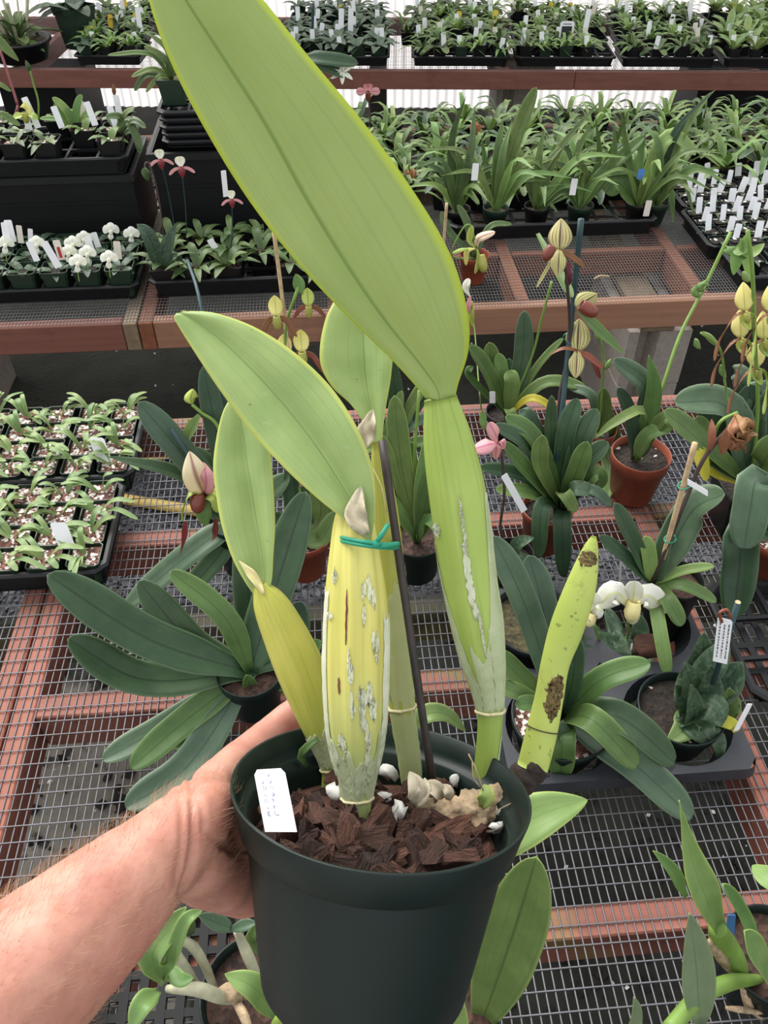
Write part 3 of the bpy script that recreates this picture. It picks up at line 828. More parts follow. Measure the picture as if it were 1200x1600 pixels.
# ---- leaves from their two margins and midrib
def edge_leaf(name, mat, L, Mi, Rr, bulge=.006, th=.0022, nl=56, nw=20, wv=.0012):
    A, B_, C_ = ([at(*p) for p in q] for q in (L, Mi, Rr)); rows = []
    for i in range(nl + 1):
        t = i / nl; a, b, c = crom(A, t), crom(B_, t), crom(C_, t)
        V = (CAM - b).normalized(); row = []
        for j in range(nw + 1):
            x = -1 + 2 * j / nw; e = a if x < 0 else c
            k = abs(x)
            row.append(b.lerp(e, k) + V * (bulge * math.sin(PI * k) * math.sin(PI * (.08 + .9 * t)) + wv * noise.noise(Vector((t * 6, x * 1.5, th * 999)))))
        rows.append(row)
    v, f, uv = gridmesh(rows, th); return mobj(name, v, f, mat, orchid, uv)
d0 = dD - .055
q = lambda t: d0 - .125 * t
edge_leaf('leaf', 'leaf_lime',
    [(664, 622, d0), (652, 606, q(.05)), (606, 556, q(.15)), (540, 492, q(.27)), (462, 408, q(.4)), (388, 312, q(.52)), (322, 205, q(.66)), (270, 105, q(.78)), (238, 20, q(.88)), (222, -60, q(.95)), (222, -120, q(1))],
    [(688, 628, d0 - .004), (682, 606, q(.05) + .002), (655, 568, q(.15) + .006), (602, 502, q(.27) + .007), (545, 420, q(.4) + .007), (478, 310, q(.52) + .006), (412, 190, q(.66) + .005), (345, 85, q(.78) + .004), (290, 0, q(.88) + .003), (250, -75, q(.95)), (226, -126, q(1))],
    [(711, 622, d0), (716, 600, q(.05)), (732, 548, q(.15)), (731, 490, q(.27)), (707, 405, q(.4)), (655, 312, q(.52)), (572, 196, q(.66)), (480, 85, q(.78)), (392, -22, q(.88)), (310, -95, q(.95)), (232, -128, q(1))], bulge=.004)
d1 = dB - .024
q = lambda t: d1 + .012 * t
edge_leaf('leaf', 'leaf_pale',
    [(574, 850, d1), (545, 818, d1 - .004), (500, 782, d1 - .005), (448, 735, d1 - .004), (395, 678, q(.2)), (345, 612, q(.4)), (305, 552, q(.7)), (280, 512, q(.9)), (272, 496, q(1)), (276, 489, q(1))],
    [(578, 848, d1 - .004), (568, 818, d1 + .001), (536, 762, d1 + .004), (496, 700, d1 + .006), (450, 640, q(.2) + .006), (398, 582, q(.4) + .005), (346, 532, q(.7) + .004), (308, 503, q(.9) + .002), (288, 492, q(1)), (280, 489, q(1))],
    [(580, 842, d1), (586, 800, d1 - .004), (584, 740, d1 - .006), (560, 672, d1 - .006), (518, 606, q(.2)), (462, 552, q(.4)), (400, 512, q(.7)), (340, 490, q(.9)), (302, 486, q(1)), (286, 488, q(1))], bulge=.003)
d2 = dC - .030
edge_leaf('leaf', 'leaf_pale',
    [(583, 700, d2), (572, 668, d2), (548, 632, d2 + .003), (520, 606, d2 + .006), (502, 574, d2 + .008), (500, 540, d2 + .010), (508, 500, d2 + .012), (520, 474, d2 + .014), (540, 440, d2 + .018)],
    [(590, 700, d2 - .002), (586, 670, d2 + .004), (580, 640, d2 + .008), (574, 606, d2 + .011), (570, 574, d2 + .013), (568, 540, d2 + .014), (566, 502, d2 + .015), (562, 474, d2 + .016), (556, 440, d2 + .018)],
    [(597, 698, d2), (599, 668, d2), (604, 630, d2 + .003), (610, 596, d2 + .006), (614, 560, d2 + .008), (616, 530, d2 + .010), (614, 496, d2 + .012), (604, 468, d2 + .014), (572, 440, d2 + .018)], bulge=.003)
d3 = dA - .021
edge_leaf('leaf', 'leaf_pale',
    [(400, 934, d3), (382, 908, d3 - .002), (362, 870, d3), (346, 820, d3 + .004), (337, 770, d3 + .008), (333, 728, d3 + .012), (338, 684, d3 + .016), (348, 644, d3 + .02), (362, 618, d3 + .023)],
    [(408, 936, d3 - .003), (414, 910, d3 + .002), (410, 868, d3 + .006), (402, 820, d3 + .01), (394, 770, d3 + .013), (387, 728, d3 + .016), (381, 684, d3 + .02), (374, 648, d3 + .022), (368, 616, d3 + .023)],
    [(416, 932, d3), (424, 908, d3 - .002), (427, 868, d3), (430, 820, d3 + .004), (428, 770, d3 + .008), (425, 728, d3 + .012), (420, 684, d3 + .016), (402, 648, d3 + .02), (374, 618, d3 + .023)], bulge=.002)
# dried sheaths at the leaf bases
def scrap(name, mat, pts, dep, par=orchid):
    addblade(name, par, [at(x, y, dep + k * .001) for k, (x, y) in enumerate(pts[0])], pts[1] / F * dep, mat, prof='lance', fold=.6, nl=16, nw=8, th=.0006, wave=.9)
scrap('dry_sheath', 'sheath_dry', ([(572, 836), (556, 806), (564, 760)], 18), d1 - .008)
scrap('dry_sheath', 'sheath_dry', ([(570, 702), (574, 672), (583, 640)], 14), d2 - .010)
scrap('dry_sheath', 'sheath_tan', ([(412, 928), (398, 905), (374, 876)], 7), d3 - .006)
MB().tube([crom([at(564, 700, d2 - .008), at(578, 724, d2 - .010), at(596, 760, d2 - .014), at(604, 800, d2 - .016)], i / 12) for i in range(13)], .0005, 5).build('dry_fibre', 'sheath_tan', orchid, smooth=True)

# ---- stake, tie and tag
sk = [at(597, 688, dC - .052), at(635, 950, dC - .045), at(676, 1222, dC - .028)]
o = MB().tube([crom(sk, i / 10) for i in range(11)], [.0028 * (1 + .05 * math.sin(i * 2.1)) for i in range(11)], 10).build('bamboo_stake', 'stake_dark', smooth=True, loc=sk[2])
setp(o, 'dark brown bamboo stake standing among the held orchid\'s bulbs', 'stake')
tie = thing('plant_tie', 'green twist tie binding the yellow bulb and slender bulb to the dark stake', 'tie', at(590, 850, d1))
loop = []
for i in range(49):
    a = 2 * PI * i / 48
    c = at(573 + 49 * math.cos(a), 845 + 7 * math.cos(a) + 5 * math.sin(a), (d1 + dC) / 2 - .012)
    loop.append(c + ((CAM - c).normalized() * -math.sin(a)) * (-.040 if math.sin(a) > 0 else -.03))
for s in (-.0011, .0011):
    MB().tube([p + PN * s for p in loop], .0013, 6).build('loop', 'tie_green', tie, smooth=True)
fr0 = at(585, 852, d1 - .012)
MB().tube([crom([fr0, at(596, 836, d1 - .016), at(606, 820, d1 - .013)], i / 8) for i in range(9)], .0017, 6).build('tail', 'tie_green', tie, smooth=True)
MB().tube([crom([fr0, at(604, 852, d1 - .012), at(622, 850, d1 - .002)], i / 8) for i in range(9)], .0017, 6).build('tail', 'tie_green', tie, smooth=True)
MB().tube([at(578, 850, d1 - .013), at(585, 850, d1 - .016), at(592, 853, d1 - .013)], [.002, .0028, .002], 8).build('knot', 'tie_green', tie, smooth=True)

def plate(c0, c1, c2, th=.0007, r=.0):
    """a thin plastic strip with corners c0 (bottom left), c1 (bottom right), c2 (top right)"""
    c3 = c0 + (c2 - c1); n = (c1 - c0).cross(c2 - c1).normalized() * th
    x = (c1 - c0); y = (c2 - c1); k = .12
    top = [c0, c1, c2 - y.normalized() * x.length * k, c2 - x * k, c3 + x * k, c3 - y.normalized() * x.length * k]
    v = top + [p - n for p in top]; m = len(top)
    return v, [tuple(range(m)), tuple(reversed(range(m, 2 * m)))] + [(i, m + i, m + (i + 1) % m, (i + 1) % m) for i in range(m)]
t0, t1, t2 = at(414, 1300, .476), at(463, 1300, .462), at(443, 1200, .476)
tg = thing('plant_tag', 'white plastic name tag stuck in the bark of the held pot', 'tag', t0)
v, f = plate(t0, t1, t2); mobj('strip', v, f, 'tag_white', tg, smooth=False)
ux = (t1 - t0).normalized(); uy = (t2 - t1).normalized(); un = ux.cross(uy) * .0004
hr = random.Random(8)
for line in range(2):                       # faint pencilled words running along the tag
    p0 = t0 + ux * (.0125 - .0062 * line) + uy * .009 + un
    for ch in range(7 - line):
        base = p0 + uy * (.0036 * ch); pts = [base + ux * hr.uniform(-.0016, .0016) + uy * hr.uniform(0, .0028) for _ in range(5)]
        MB().tube([crom(pts, i / 12) for i in range(13)], .00016, 4).build('handwriting', 'ink', tg, smooth=True)

# ================================================================== the arm and hand that hold the pot
def capsule(b, pts, n=20, sub=6):
    """pts of (point, radius a, radius b, axis for a) -> closed elliptical tube"""
    vs = []; m = (len(pts) - 1) * sub + 1
    P = [p[0] for p in pts]
    for i in range(m):
        t = i / (m - 1); c = crom(P, t)
        T = (crom(P, min(1, t + .01)) - crom(P, max(0, t - .01))).normalized()
        ra = crom([Vector((p[1], p[2], 0)) for p in pts], t)
        A = crom([p[3] for p in pts], t); A = (A - T * A.dot(T)).normalized(); Bv = T.cross(A)
        vs.append([c + A * (math.cos(2 * PI * k / n) * ra.x) + Bv * (math.sin(2 * PI * k / n) * ra.y) for k in range(n)])
    # rounded ends
    def cap(row, c, d, r):
        out = []
        for s in (.5, .85):
            out.append([c + (p - c) * math.sqrt(1 - s * s) + d * r * s for p in row])
        return out
    T0 = (P[0] - crom(P, .02)).normalized(); T1 = (P[-1] - crom(P, .98)).normalized()
    rows = list(reversed(cap(vs[0], P[0], T0, pts[0][2]))) + vs + cap(vs[-1], P[-1], T1, pts[-1][2])
    k0 = len(b.v); V = [p for r in rows for p in r]
    f = [(i * n + k, (i + 1) * n + k, (i + 1) * n + (k + 1) % n, i * n + (k + 1) % n) for i in range(len(rows) - 1) for k in range(n)]
    f += [tuple(range(n)), tuple(reversed(range((len(rows) - 1) * n, len(rows) * n)))]
    b.add(V, f)
arm = MB()
across = RC @ Vector((.62, .78, 0))           # across the forearm in the picture plane
def hp3(x, y, dep, w, d, ax=None): r = w / F * dep; return (at(x, y, dep), r, r * d, ax or across)
capsule(arm, [hp3(-330, 1850, .34, 215, .8), hp3(-120, 1668, .385, 182, .8), hp3(40, 1528, .425, 155, .78), hp3(160, 1420, .458, 126, .76), hp3(245, 1340, .482, 100, .72), hp3(290, 1302, .502, 89, .68), hp3(314, 1290, .532, 74, .56), hp3(340, 1290, .575, 56, .45)])
# palm pressed on the back left of the pot: heel below, thumb base above
def potp(r, ang, s): return pot(r, ang, s)
capsule(arm, [(at(300, 1345, .505), .023, .021, across), (at(342, 1368, .556), .0245, .019, across), (at(396, 1388, .608), .024, .018, across)])
capsule(arm, [(at(300, 1270, .510), .022, .020, across), (at(320, 1246, .552), .0205, .017, across), (at(356, 1209, .600), .0180, .016, across)])
capsule(arm, [(potp(.098, 172, .085), .03, .014, PN), (potp(.097, 150, .07), .036, .013, PN), (potp(.098, 125, .062), .036, .012, PN)])
# thumb up along the rim
capsule(arm, [(at(330, 1236, .555), .0185, .0165, PN), (at(378, 1188, .602), .0165, .0145, PN), (at(424, 1144, .632), .0135, .012, PN), (at(462, 1113, .648), .0125, .0112, PN), (at(488, 1103, .655), .0095, .009, PN)])
# four fingers round the back of the pot
for s, a1, r0 in ((.036, 48, .0095), (.057, 40, .0098), (.078, 46, .0093), (.098, 60, .0082)):
    rr = lambda ss: .0848 - (ss - .0265) * .14
    pts = []
    for k in range(6):
        a = 132 + (a1 - 132) * k / 5
        pts.append((potp(rr(s) + r0 * 1.02 + (.004 if k == 0 else 0), a, s + .004 * math.sin(k)), r0 * (1.1 - .05 * k), r0 * (1.05 - .05 * k), PN))
    capsule(arm, pts, n=14)
tmp = arm.build('person', 'skin', smooth=True)
md = tmp.modifiers.new('r', 'REMESH'); md.mode = 'VOXEL'; md.voxel_size = .0021
md2 = tmp.modifiers.new('s', 'SMOOTH'); md2.factor = .5; md2.iterations = 16
dg = bpy.context.evaluated_depsgraph_get()
me = bpy.data.meshes.new_from_object(tmp.evaluated_get(dg))
bpy.data.objects.remove(tmp)
# creases at the wrist and folds of the palm, relief of tendons
wc = [[at(x, y, .44) for x, y in q] for q in ([(292, 1205), (300, 1240), (303, 1300), (298, 1350), (284, 1398)], [(278, 1212), (284, 1260), (284, 1320), (276, 1380)], [(303, 1215), (316, 1262), (320, 1290)], [(350, 1322), (372, 1332), (398, 1330)], [(318, 1300), (345, 1318), (372, 1322)])]
cp = []
for q in wc: cp.append([crom(q, i / 40) - CAM for i in range(41)])
cp = [[p.normalized() for p in q] for q in cp]
amp = (.0034, .0018, .0016, .0026, .0016)
nrm = [v.normal.copy() for v in me.vertices]
for v, nn in zip(me.vertices, nrm):
    dv = (v.co - CAM); L = dv.length; dv /= L
    if nn.dot(dv) > .2: continue
    off = .0007 * noise.noise(v.co * 45) + .0004 * noise.noise(v.co * 120)
    for q, am in zip(cp, amp):
        m_ = min((dv - p).length_squared for p in q[::2])
        if m_ < .0006:
            m_ = min((dv - p).length_squared for p in q) * L * L
            off -= am * math.exp(-m_ / (.0021 ** 2))
    v.co += nn * off
me.materials.clear(); me.materials.append(MATS['skin']); me.polygons.foreach_set('use_smooth', [True] * len(me.polygons))
AO = at(200, 1400, .47)
for v in me.vertices: v.co -= AO
person = bpy.data.objects.new('person', me); COL.objects.link(person); person.location = AO
setp(person, 'bare sunburnt forearm and left hand gripping the dark green pot from behind', 'person')
hb = MB(); hr = random.Random(4)
cand = [(p.center.copy(), p.normal.copy()) for p in me.polygons]
ax = (at(290, 1302, .497) - at(-120, 1668, .385)).normalized()
cnt = 0
while cnt < 1300:
    c, nn = hr.choice(cand); wp = c + AO
    t = (wp - at(-120, 1668, .385)).dot(ax)
    if t < .02 or t > .215 or nn.dot((CAM - wp).normalized()) < -.35: continue
    if t > .17 and hr.random() < .6: continue
    upn = nn.dot(PN)
    if upn < -.3 and hr.random() < .6: continue
    L = hr.uniform(.005, .011) * (1.2 if upn > .3 else .8)
    dr = (nn * .55 + ax * hr.uniform(.2, .9) + PN * hr.uniform(-.3, .5)).normalized()
    hb.tube([wp, wp + dr * L * .55, wp + (dr - nn * .35).normalized() * L], [.00008, .00007, .00002], 3, cap=False); cnt += 1
o = hb.build('arm_hair', 'arm_hair', person, smooth=True); setp(o, 'fine pale hairs on the forearm', kind='stuff')

# ================================================================== plants on the near bench
TOP = .5035
def lathe_pot(parent, c, r, h, mat, soilm, taper=.74, rim=.02, level=.018, name='pot'):
    """round nursery pot with a thicker rim, and the potting mix in it"""
    cz = Vector(c)
    b = MB().lathe([(.001, 0), (r * taper * .93, 0), (r * taper, h * .04), (r * .92, h - rim), (r * .97, h - rim), (r, h - .002), (r * .985, h), (r * .955, h - .001), (r * .90, h - rim), (r * taper * .9, .006), (.001, .006)], 36, cz)
    p = b.build(name, mat, parent, smooth=True)
    v, f = [], []; na, nr = 24, 6
    for i in range(nr + 1):
        for k in range(na):
            rr = r * .91 * i / nr; a = 2 * PI * k / na
            q = cz + Vector((rr * math.cos(a), rr * math.sin(a), h - level)); q.z += .005 * noise.noise(q * 55) * (i < nr); v.append(q)
    f = [(i * na + k, i * na + (k + 1) % na, (i + 1) * na + (k + 1) % na, (i + 1) * na + k) for i in range(nr) for k in range(na)]
    mobj('potting_mix', v, f, soilm, parent)
    return p
def pxleaf(parent, base, spec, name='leaf', th=.0012, nl=12, nw=4):
    """spec: mid pixel, tip pixel, depth offsets in metres along the bench, width in pixels, material[, profile, fold, normal]"""
    (mx, my), (tx, ty), dm, dt, wpx, mat = spec[:6]
    prof = spec[6] if len(spec) > 6 else 'strap'; fold = spec[7] if len(spec) > 7 else .28
    B = Vector(base)
    m = onY(mx, my, B.y + dm); t = onY(tx, ty, B.y + dt)
    if m.z < TOP + .015: m = on(mx, my, TOP + .02)
    if t.z < TOP + .010: t = on(tx, ty, TOP + .012)
    nh = None
    if len(spec) > 8: nh = Vector(spec[8])
    return addblade(name, parent, [B, m, t], wpx * .5 / F * depth(m), mat, nh, prof=prof, fold=fold, nl=nl, nw=nw, th=th)
def stick(name, label, cat, pts, r, mat, group=None):
    P = [Vector(p) for p in pts]
    return setp(MB().tube([crom(P, i / 12) for i in range(13)] if len(P) > 2 else P, r, 10).build(name, mat, smooth=True, loc=P[0]), label, cat, group)
def stem(parent, pts, r, mat='stem_green', name='flower_stem'):
    P = [Vector(p) for p in pts]
    return MB().tube([crom(P, i / 16) for i in range(17)], r, 8).build(name, mat, parent, smooth=True)
def ptag(label, c0, c1, c2, mat='tag_white', lines=0, ink='ink_dark', group=None):
    v, f = plate(c0, c1, c2)
    o = mobj('plant_tag', v, f, mat, None, smooth=False, loc=c0); setp(o, label, 'tag', group)
    ux = (c1 - c0); uy = (c2 - c1); n = ux.cross(uy).normalized() * .0004
    rr = random.Random(sum(map(ord, label)))
    for k in range(lines):
        x = ux * (.2 + .6 * k / max(1, lines - 1))
        y = .12
        while y < .85:
            L = rr.uniform(.02, .07)
            a, b_ = c0 + x + uy * y + n, c0 + x + uy * (y + L) + n
            w_ = ux * .045
            mobj('printed_line', [a - w_, a + w_, b_ + w_, b_ - w_], [(0, 1, 2, 3)], ink, o, smooth=False); y += L + rr.uniform(.015, .03)
    return o
def egg(parent, c, axis, r, L, mat, name='pouch'):
    q = Vector(axis).to_track_quat('Z', 'Y').to_matrix()
    prof = [(r * s, L * z) for s, z in ((.02, -.5), (.45, -.47), (.8, -.32), (1, -.05), (.95, .2), (.8, .42), (.72, .5), (.62, .46), (.6, .2), (.3, -.2), (.02, -.3))]
    return MB().lathe(prof, 18, c, q).build(name, mat, parent, smooth=True)
def slipper(parent, c, face, s, dorsal, petal, pouch, droop=.5, lw=.32, dl=1.0, twist=0.0):
    """slipper-orchid flower: dorsal sepal up, two side petals, lower sepal, pouch"""
    c = Vector(c); fz = Vector(face).normalized(); up = Vector((0, 0, 1)); sx = fz.cross(up).normalized() * -1; uu = fz.cross(sx); uu = uu if uu.z > 0 else -uu
    sx = uu.cross(fz)
    addblade('dorsal_sepal', parent, [c, c + uu * s * .55 * dl - fz * s * .08, c + uu * s * dl + fz * s * .12], s * .40, dorsal, fz, prof='petal' if dl <= 1 else 'ellip', fold=-.2, nl=10, nw=6, th=.0006)
    for k in (-1, 1):
        addblade('petal', parent, [c, c + sx * k * s * .55 - uu * s * droop * .25, c + sx * k * s * 1.0 - uu * s * droop], s * lw, petal, fz, prof='petal' if lw > .2 else 'strap', fold=.15, nl=12, nw=4, th=.0005, twist=twist * k)
    addblade('synsepal', parent, [c - fz * s * .05, c - uu * s * .35 - fz * s * .1, c - uu * s * .75], s * .25, dorsal, fz, prof='lance', fold=.15, nl=8, nw=4, th=.0005)
    egg(parent, c + fz * s * .2 - uu * s * .35, (uu * .8 + fz * .35), s * .24, s * .8, pouch)

# ---- seedling trays, far left
def square_pot_mesh(w_, h, t=.74, m='pot_forest'):
    b = MB(); rings = [(.5 * t, 0), (.5 * .9, h * .8), (.5 * .96, h * .8), (.5, h), (.47, h), (.45, h * .8), (.5 * t * .9, .004)]
    for r, z in rings:
        r *= w_; k = r * .82
        b.v += [Vector(p) for p in ((k, -r, z), (r, -k, z), (r, k, z), (k, r, z), (-k, r, z), (-r, k, z), (-r, -k, z), (-k, -r, z))]
    for i in range(len(rings) - 1):
        for k in range(8): b.f.append((i * 8 + k, i * 8 + (k + 1) % 8, (i + 1) * 8 + (k + 1) % 8, (i + 1) * 8 + k))
    b.f += [tuple(reversed(range(8))), tuple(range(len(rings) * 8 - 8, len(rings) * 8))]
    return b
def mix_disc(w_, z, seed, n=7):
    v = []; 
    for i in range(n + 1):
        for j in range(n + 1):
            x, y = (-.5 + i / n) * w_, (-.5 + j / n) * w_
            v.append(Vector((x, y, z + (.004 * noise.noise(Vector((x * 90, y * 90, seed))) + .003 if 0 < i < n and 0 < j < n else 0))))
    return v, [(i * (n + 1) + j, (i + 1) * (n + 1) + j, (i + 1) * (n + 1) + j + 1, i * (n + 1) + j + 1) for i in range(n) for j in range(n)]
def rosette(root, n, L, wd, z, mat, rr, lift=(.3, 1.0), droop=.25, prof='lance', nl=7, nw=2, fold=.35, fan=0.0, name='leaf', lean=0.0, jit=.5):
    a0 = rr.uniform(0, 6.28)
    for k in range(n):
        a = a0 + 2 * PI * k / n * (1 if not fan else .5) + rr.uniform(-jit, jit)
        if fan: a = a0 + (PI if k % 2 else 0) + rr.uniform(-fan, fan)
        l = L * rr.uniform(.6, 1.1); e = rr.uniform(*lift)
        d = Vector((math.cos(a) * math.cos(e), math.sin(a) * math.cos(e), math.sin(e)))
        b0 = Vector((math.cos(a) * .004, math.sin(a) * .004, z))
        m = b0 + d * l * .55; t = b0 + d * l - Vector((0, 0, droop * l)) + Vector((math.cos(a), math.sin(a), 0)) * l * .1
        v, f, uv = blade([b0, m, t], wd * .5 * rr.uniform(.8, 1.15), Vector((-math.cos(a) * math.sin(e), -math.sin(a) * math.sin(e), math.cos(e))), prof=prof, fold=fold, nl=nl, nw=nw)
        mobj(name, v, f, mat, root, uv, local=True)
def tray(label, x0, y0, w_, d_, z, nx=0, ny=0, h=.055, f=None, rz=0, mat='tray_black', cat='tray', group=None, name='plant_tray', solid=False, latz=.035):
    """nursery flat: rolled lip, sloping ribbed walls, slotted floor, optional lattice of pockets"""
    r = thing(name, label, cat, (x0, y0, z), group, rz)
    b = MB(); t = .012
    lipz = h
    o_ = [(0, 0), (w_, 0), (w_, d_), (0, d_)]
    def ringp(ins, zz): 
        c = .02
        return [Vector(p) for p in ((ins + c, ins, zz), (w_ - ins - c, ins, zz), (w_ - ins, ins + c, zz), (w_ - ins, d_ - ins - c, zz), (w_ - ins - c, d_ - ins, zz), (ins + c, d_ - ins, zz), (ins, d_ - ins - c, zz), (ins, ins + c, zz))]
    rings = [ringp(.016, 0), ringp(.010, h - .012), ringp(0, h - .010), ringp(-.001, h - .004), ringp(.003, h), ringp(.010, h), ringp(.0125, h - .006), ringp(.019, .003)]
    b.v = [p for q in rings for p in q]
    for i in range(len(rings) - 1):
        for k in range(8): b.f.append((i * 8 + k, i * 8 + (k + 1) % 8, (i + 1) * 8 + (k + 1) % 8, (i + 1) * 8 + k))
    b.build('lip_and_walls', mat, r, local=True)
    b = MB(); n = 9
    for i in range(n + 1):
        x = .02 + (w_ - .04) * i / n; b.box(x - .006, x + .006, .02, d_ - .02, 0.0, .003)
    for j in range(5):
        y = .02 + (d_ - .04) * j / 4; b.box(.02, w_ - .02, y - .006, y + .006, .0, .0028)
    b.build('slotted_floor', mat, r, local=True)
    if nx:
        b = MB()
        for i in range(1, nx): b.box(w_ * i / nx - .004, w_ * i / nx + .004, .012, d_ - .012, latz, latz + .008)
        for j in range(1, ny): b.box(.012, w_ - .012, d_ * j / ny - .004, d_ * j / ny + .004, latz + .0005, latz + .0085)
        b.build('pocket_lattice', mat, r, local=True)
    return r
t1_ = tray('black seedling tray of pink bark pots, nearer of the two at far left', -.985, 1.075, .545, .262, TOP)
t2_ = tray('black seedling tray of pink bark pots, farther of the two at far left', -.975, 1.345, .545, .262, TOP)
sp_mesh = []
rr = random.Random(21)
protos = []
def seedling(seed):
    r2 = random.Random(seed)
    root = thing('potted_seedling', 'x', 'seedling', (0, 0, 0), 'orchid seedlings in the far-left trays')
    square_pot_mesh(.062, .058).build('pot', 'pot_forest', root, local=True)
    v, f = mix_disc(.054, .050, seed); mobj('potting_mix', v, f, 'soil_perlite', root, local=True)
    b = MB()
    for i in range(16):
        x, y, s = r2.uniform(-.024, .024), r2.uniform(-.024, .024), r2.uniform(.0018, .004)
        b.add([Vector((x, y, .053)) + Vector(p) * s for p in ((1, 0, 0), (-1, 0, 0), (0, 1, 0), (0, -1, 0), (0, 0, 1))], [(0, 2, 4), (2, 1, 4), (1, 3, 4), (3, 0, 4)])
    setp(b.build('perlite', 'perlite', root, local=True), kind='stuff')
    rosette(root, r2.choice((5, 5, 6)), .088, .0118, .050, 'leaf_seedling', r2, lift=(.45, 1.3), droop=.35, fan=.6, prof='strap', nl=9)
    return root
protos = [seedling(s) for s in (3, 4, 5, 6, 7)]
used = set(); trayrows = ['front', 'second', 'third', 'back']
for ti, (tx, ty) in enumerate(((-.985, 1.075), (-.975, 1.345))):
    for j in range(4):
        for i in range(7):
            if i < 1: continue
            x = tx + .545 - .044 - (6 - i) * .0735; y = ty + .040 + j * .0608
            k = rr.randrange(5)
            lab = 'seedling in %s far-left tray, %s row, %s pot from the right' % (('nearer', 'farther')[ti], trayrows[j], ORD[6 - i])
            L = (x + rr.uniform(-.002, .002), y, TOP + .0035)
            if k not in used:
                used.add(k); p = protos[k]; p.location = L; p.rotation_euler.z = 0; p['label'] = lab
            else: dup(protos[k], L, rr.choice((0, PI / 2, PI, -PI / 2)), 1, lab)
for c, lab in (((105, 842), 'white blank tag in the front row of the nearer seedling tray'), ((164, 706), 'white blank tag in the front row of the farther seedling tray')):
    c0 = on(c[0] - 12, c[1] + 16, .563); sx = Vector((.032, -.002, 0)); c1 = c0 + sx
    ptag(lab, c0, c1, c1 + Vector((-.012, .026, .046)))

# ---- strap-leaved slipper orchid with a flower, behind the held plant on the left
B = onY(372, 815, 1.12); B.z = max(B.z, TOP + .1)
pl = thing('slipper_orchid', 'strap-leaved slipper orchid with a cream and brown flower beside the seedling trays', 'orchid', (B.x, B.y, TOP))
lathe_pot(pl, (B.x, B.y, TOP), .055, B.z - TOP + .015, 'pot_green', 'soil_bark')
for s in (((290, 715), (216, 628), -.02, 0, 44, 'leaf_blue'), ((290, 745), (168, 713), -.03, -.05, 26, 'leaf_deep', 'lance'), ((342, 690), (318, 572), .02, .03, 34, 'leaf_blue'), ((352, 680), (350, 560), .03, .06, 32, 'leaf_blue'),
          ((310, 855), (196, 948), -.06, -.09, 40, 'leaf_blue'), ((340, 870), (288, 930), -.05, -.08, 36, 'leaf_deep'), ((330, 740), (302, 700), .01, .03, 30, 'leaf_deep'), ((400, 790), (452, 742), .0, .02, 36, 'leaf_deep'), ((330, 800), (300, 770), -.02, -.03, 24, 'leaf_blue')):
    pxleaf(pl, B, s)
fz = (CAM - B).normalized()
fc = onY(322, 772, B.y - .03)
stem(pl, [B, onY(345, 780, B.y - .05), onY(320, 775, B.y - .085)], .0028)
fc = onY(320, 775, B.y - .085)
addblade('dorsal_sepal', pl, [fc, onY(306, 742, B.y - .10), onY(296, 705, B.y - .08)], .021, 'petal_cream', prof='ellip', fold=-.4, nl=12, nw=6, th=.0006)
addblade('dorsal_sepal', pl, [fc, onY(322, 748, B.y - .098), onY(318, 722, B.y - .08)], .014, 'petal_pink', prof='ellip', fold=-.4, nl=12, nw=6, th=.0006)
egg(pl, onY(309, 786, B.y - .10), RC @ Vector((.1, .9, .3)), .013, .035, 'pouch_brown')
addblade('petal', pl, [fc, onY(300, 770, B.y - .1), onY(287, 795, B.y - .1), onY(286, 815, B.y - .1)], .006, 'petal_green', prof='strap', fold=.3, th=.0005, twist=2)
addblade('petal', pl, [fc, onY(335, 775, B.y - .1), onY(345, 800, B.y - .1)], .012, 'petal_green', prof='strap', fold=.3, th=.0005)
addblade('synsepal', pl, [fc, onY(318, 800, B.y - .09), onY(322, 822, B.y - .09)], .014, 'leaf_bright', prof='lance', fold=.2, th=.0005)
for q in ((290, 805, 281, 862), (338, 800, 330, 840)):
    addblade('petal', pl, [onY(q[0], q[1] + 10, B.y - .10), onY(q[0] - 2, q[1] + 35, B.y - .10), onY(q[2], q[3] + 8, B.y - .09)], .0055, 'petal_maroon', prof='spear', fold=.3)
bd = onY(300, 632, B.y + .02)
stem(pl, [onY(350, 690, B.y), onY(336, 660, B.y + .01), onY(315, 645, B.y + .015), bd], .003)
addblade('bud', pl, [bd, onY(298, 622, B.y + .02), onY(302, 608, B.y + .02)], .011, 'petal_green', prof='ellip', fold=-.8, th=.001)
addblade('bract', pl, [onY(312, 648, B.y + .01), onY(298, 672, B.y + .0), onY(290, 690, B.y)], .010, 'leaf_green', prof='lance', fold=.5)
stick('plant_stake', 'dark teal stake slanting across the leaves beside the seedling trays', 'stake', [onY(268, 672, B.y - .02), onY(352, 800, B.y - .03)], .003, 'stake_teal')
stick('plant_stake', 'thin teal stake upright behind the pale left leaf of the held orchid', 'stake', [onY(344, 560, B.y + .05), onY(352, 700, B.y + .01)], .003, 'stake_teal')

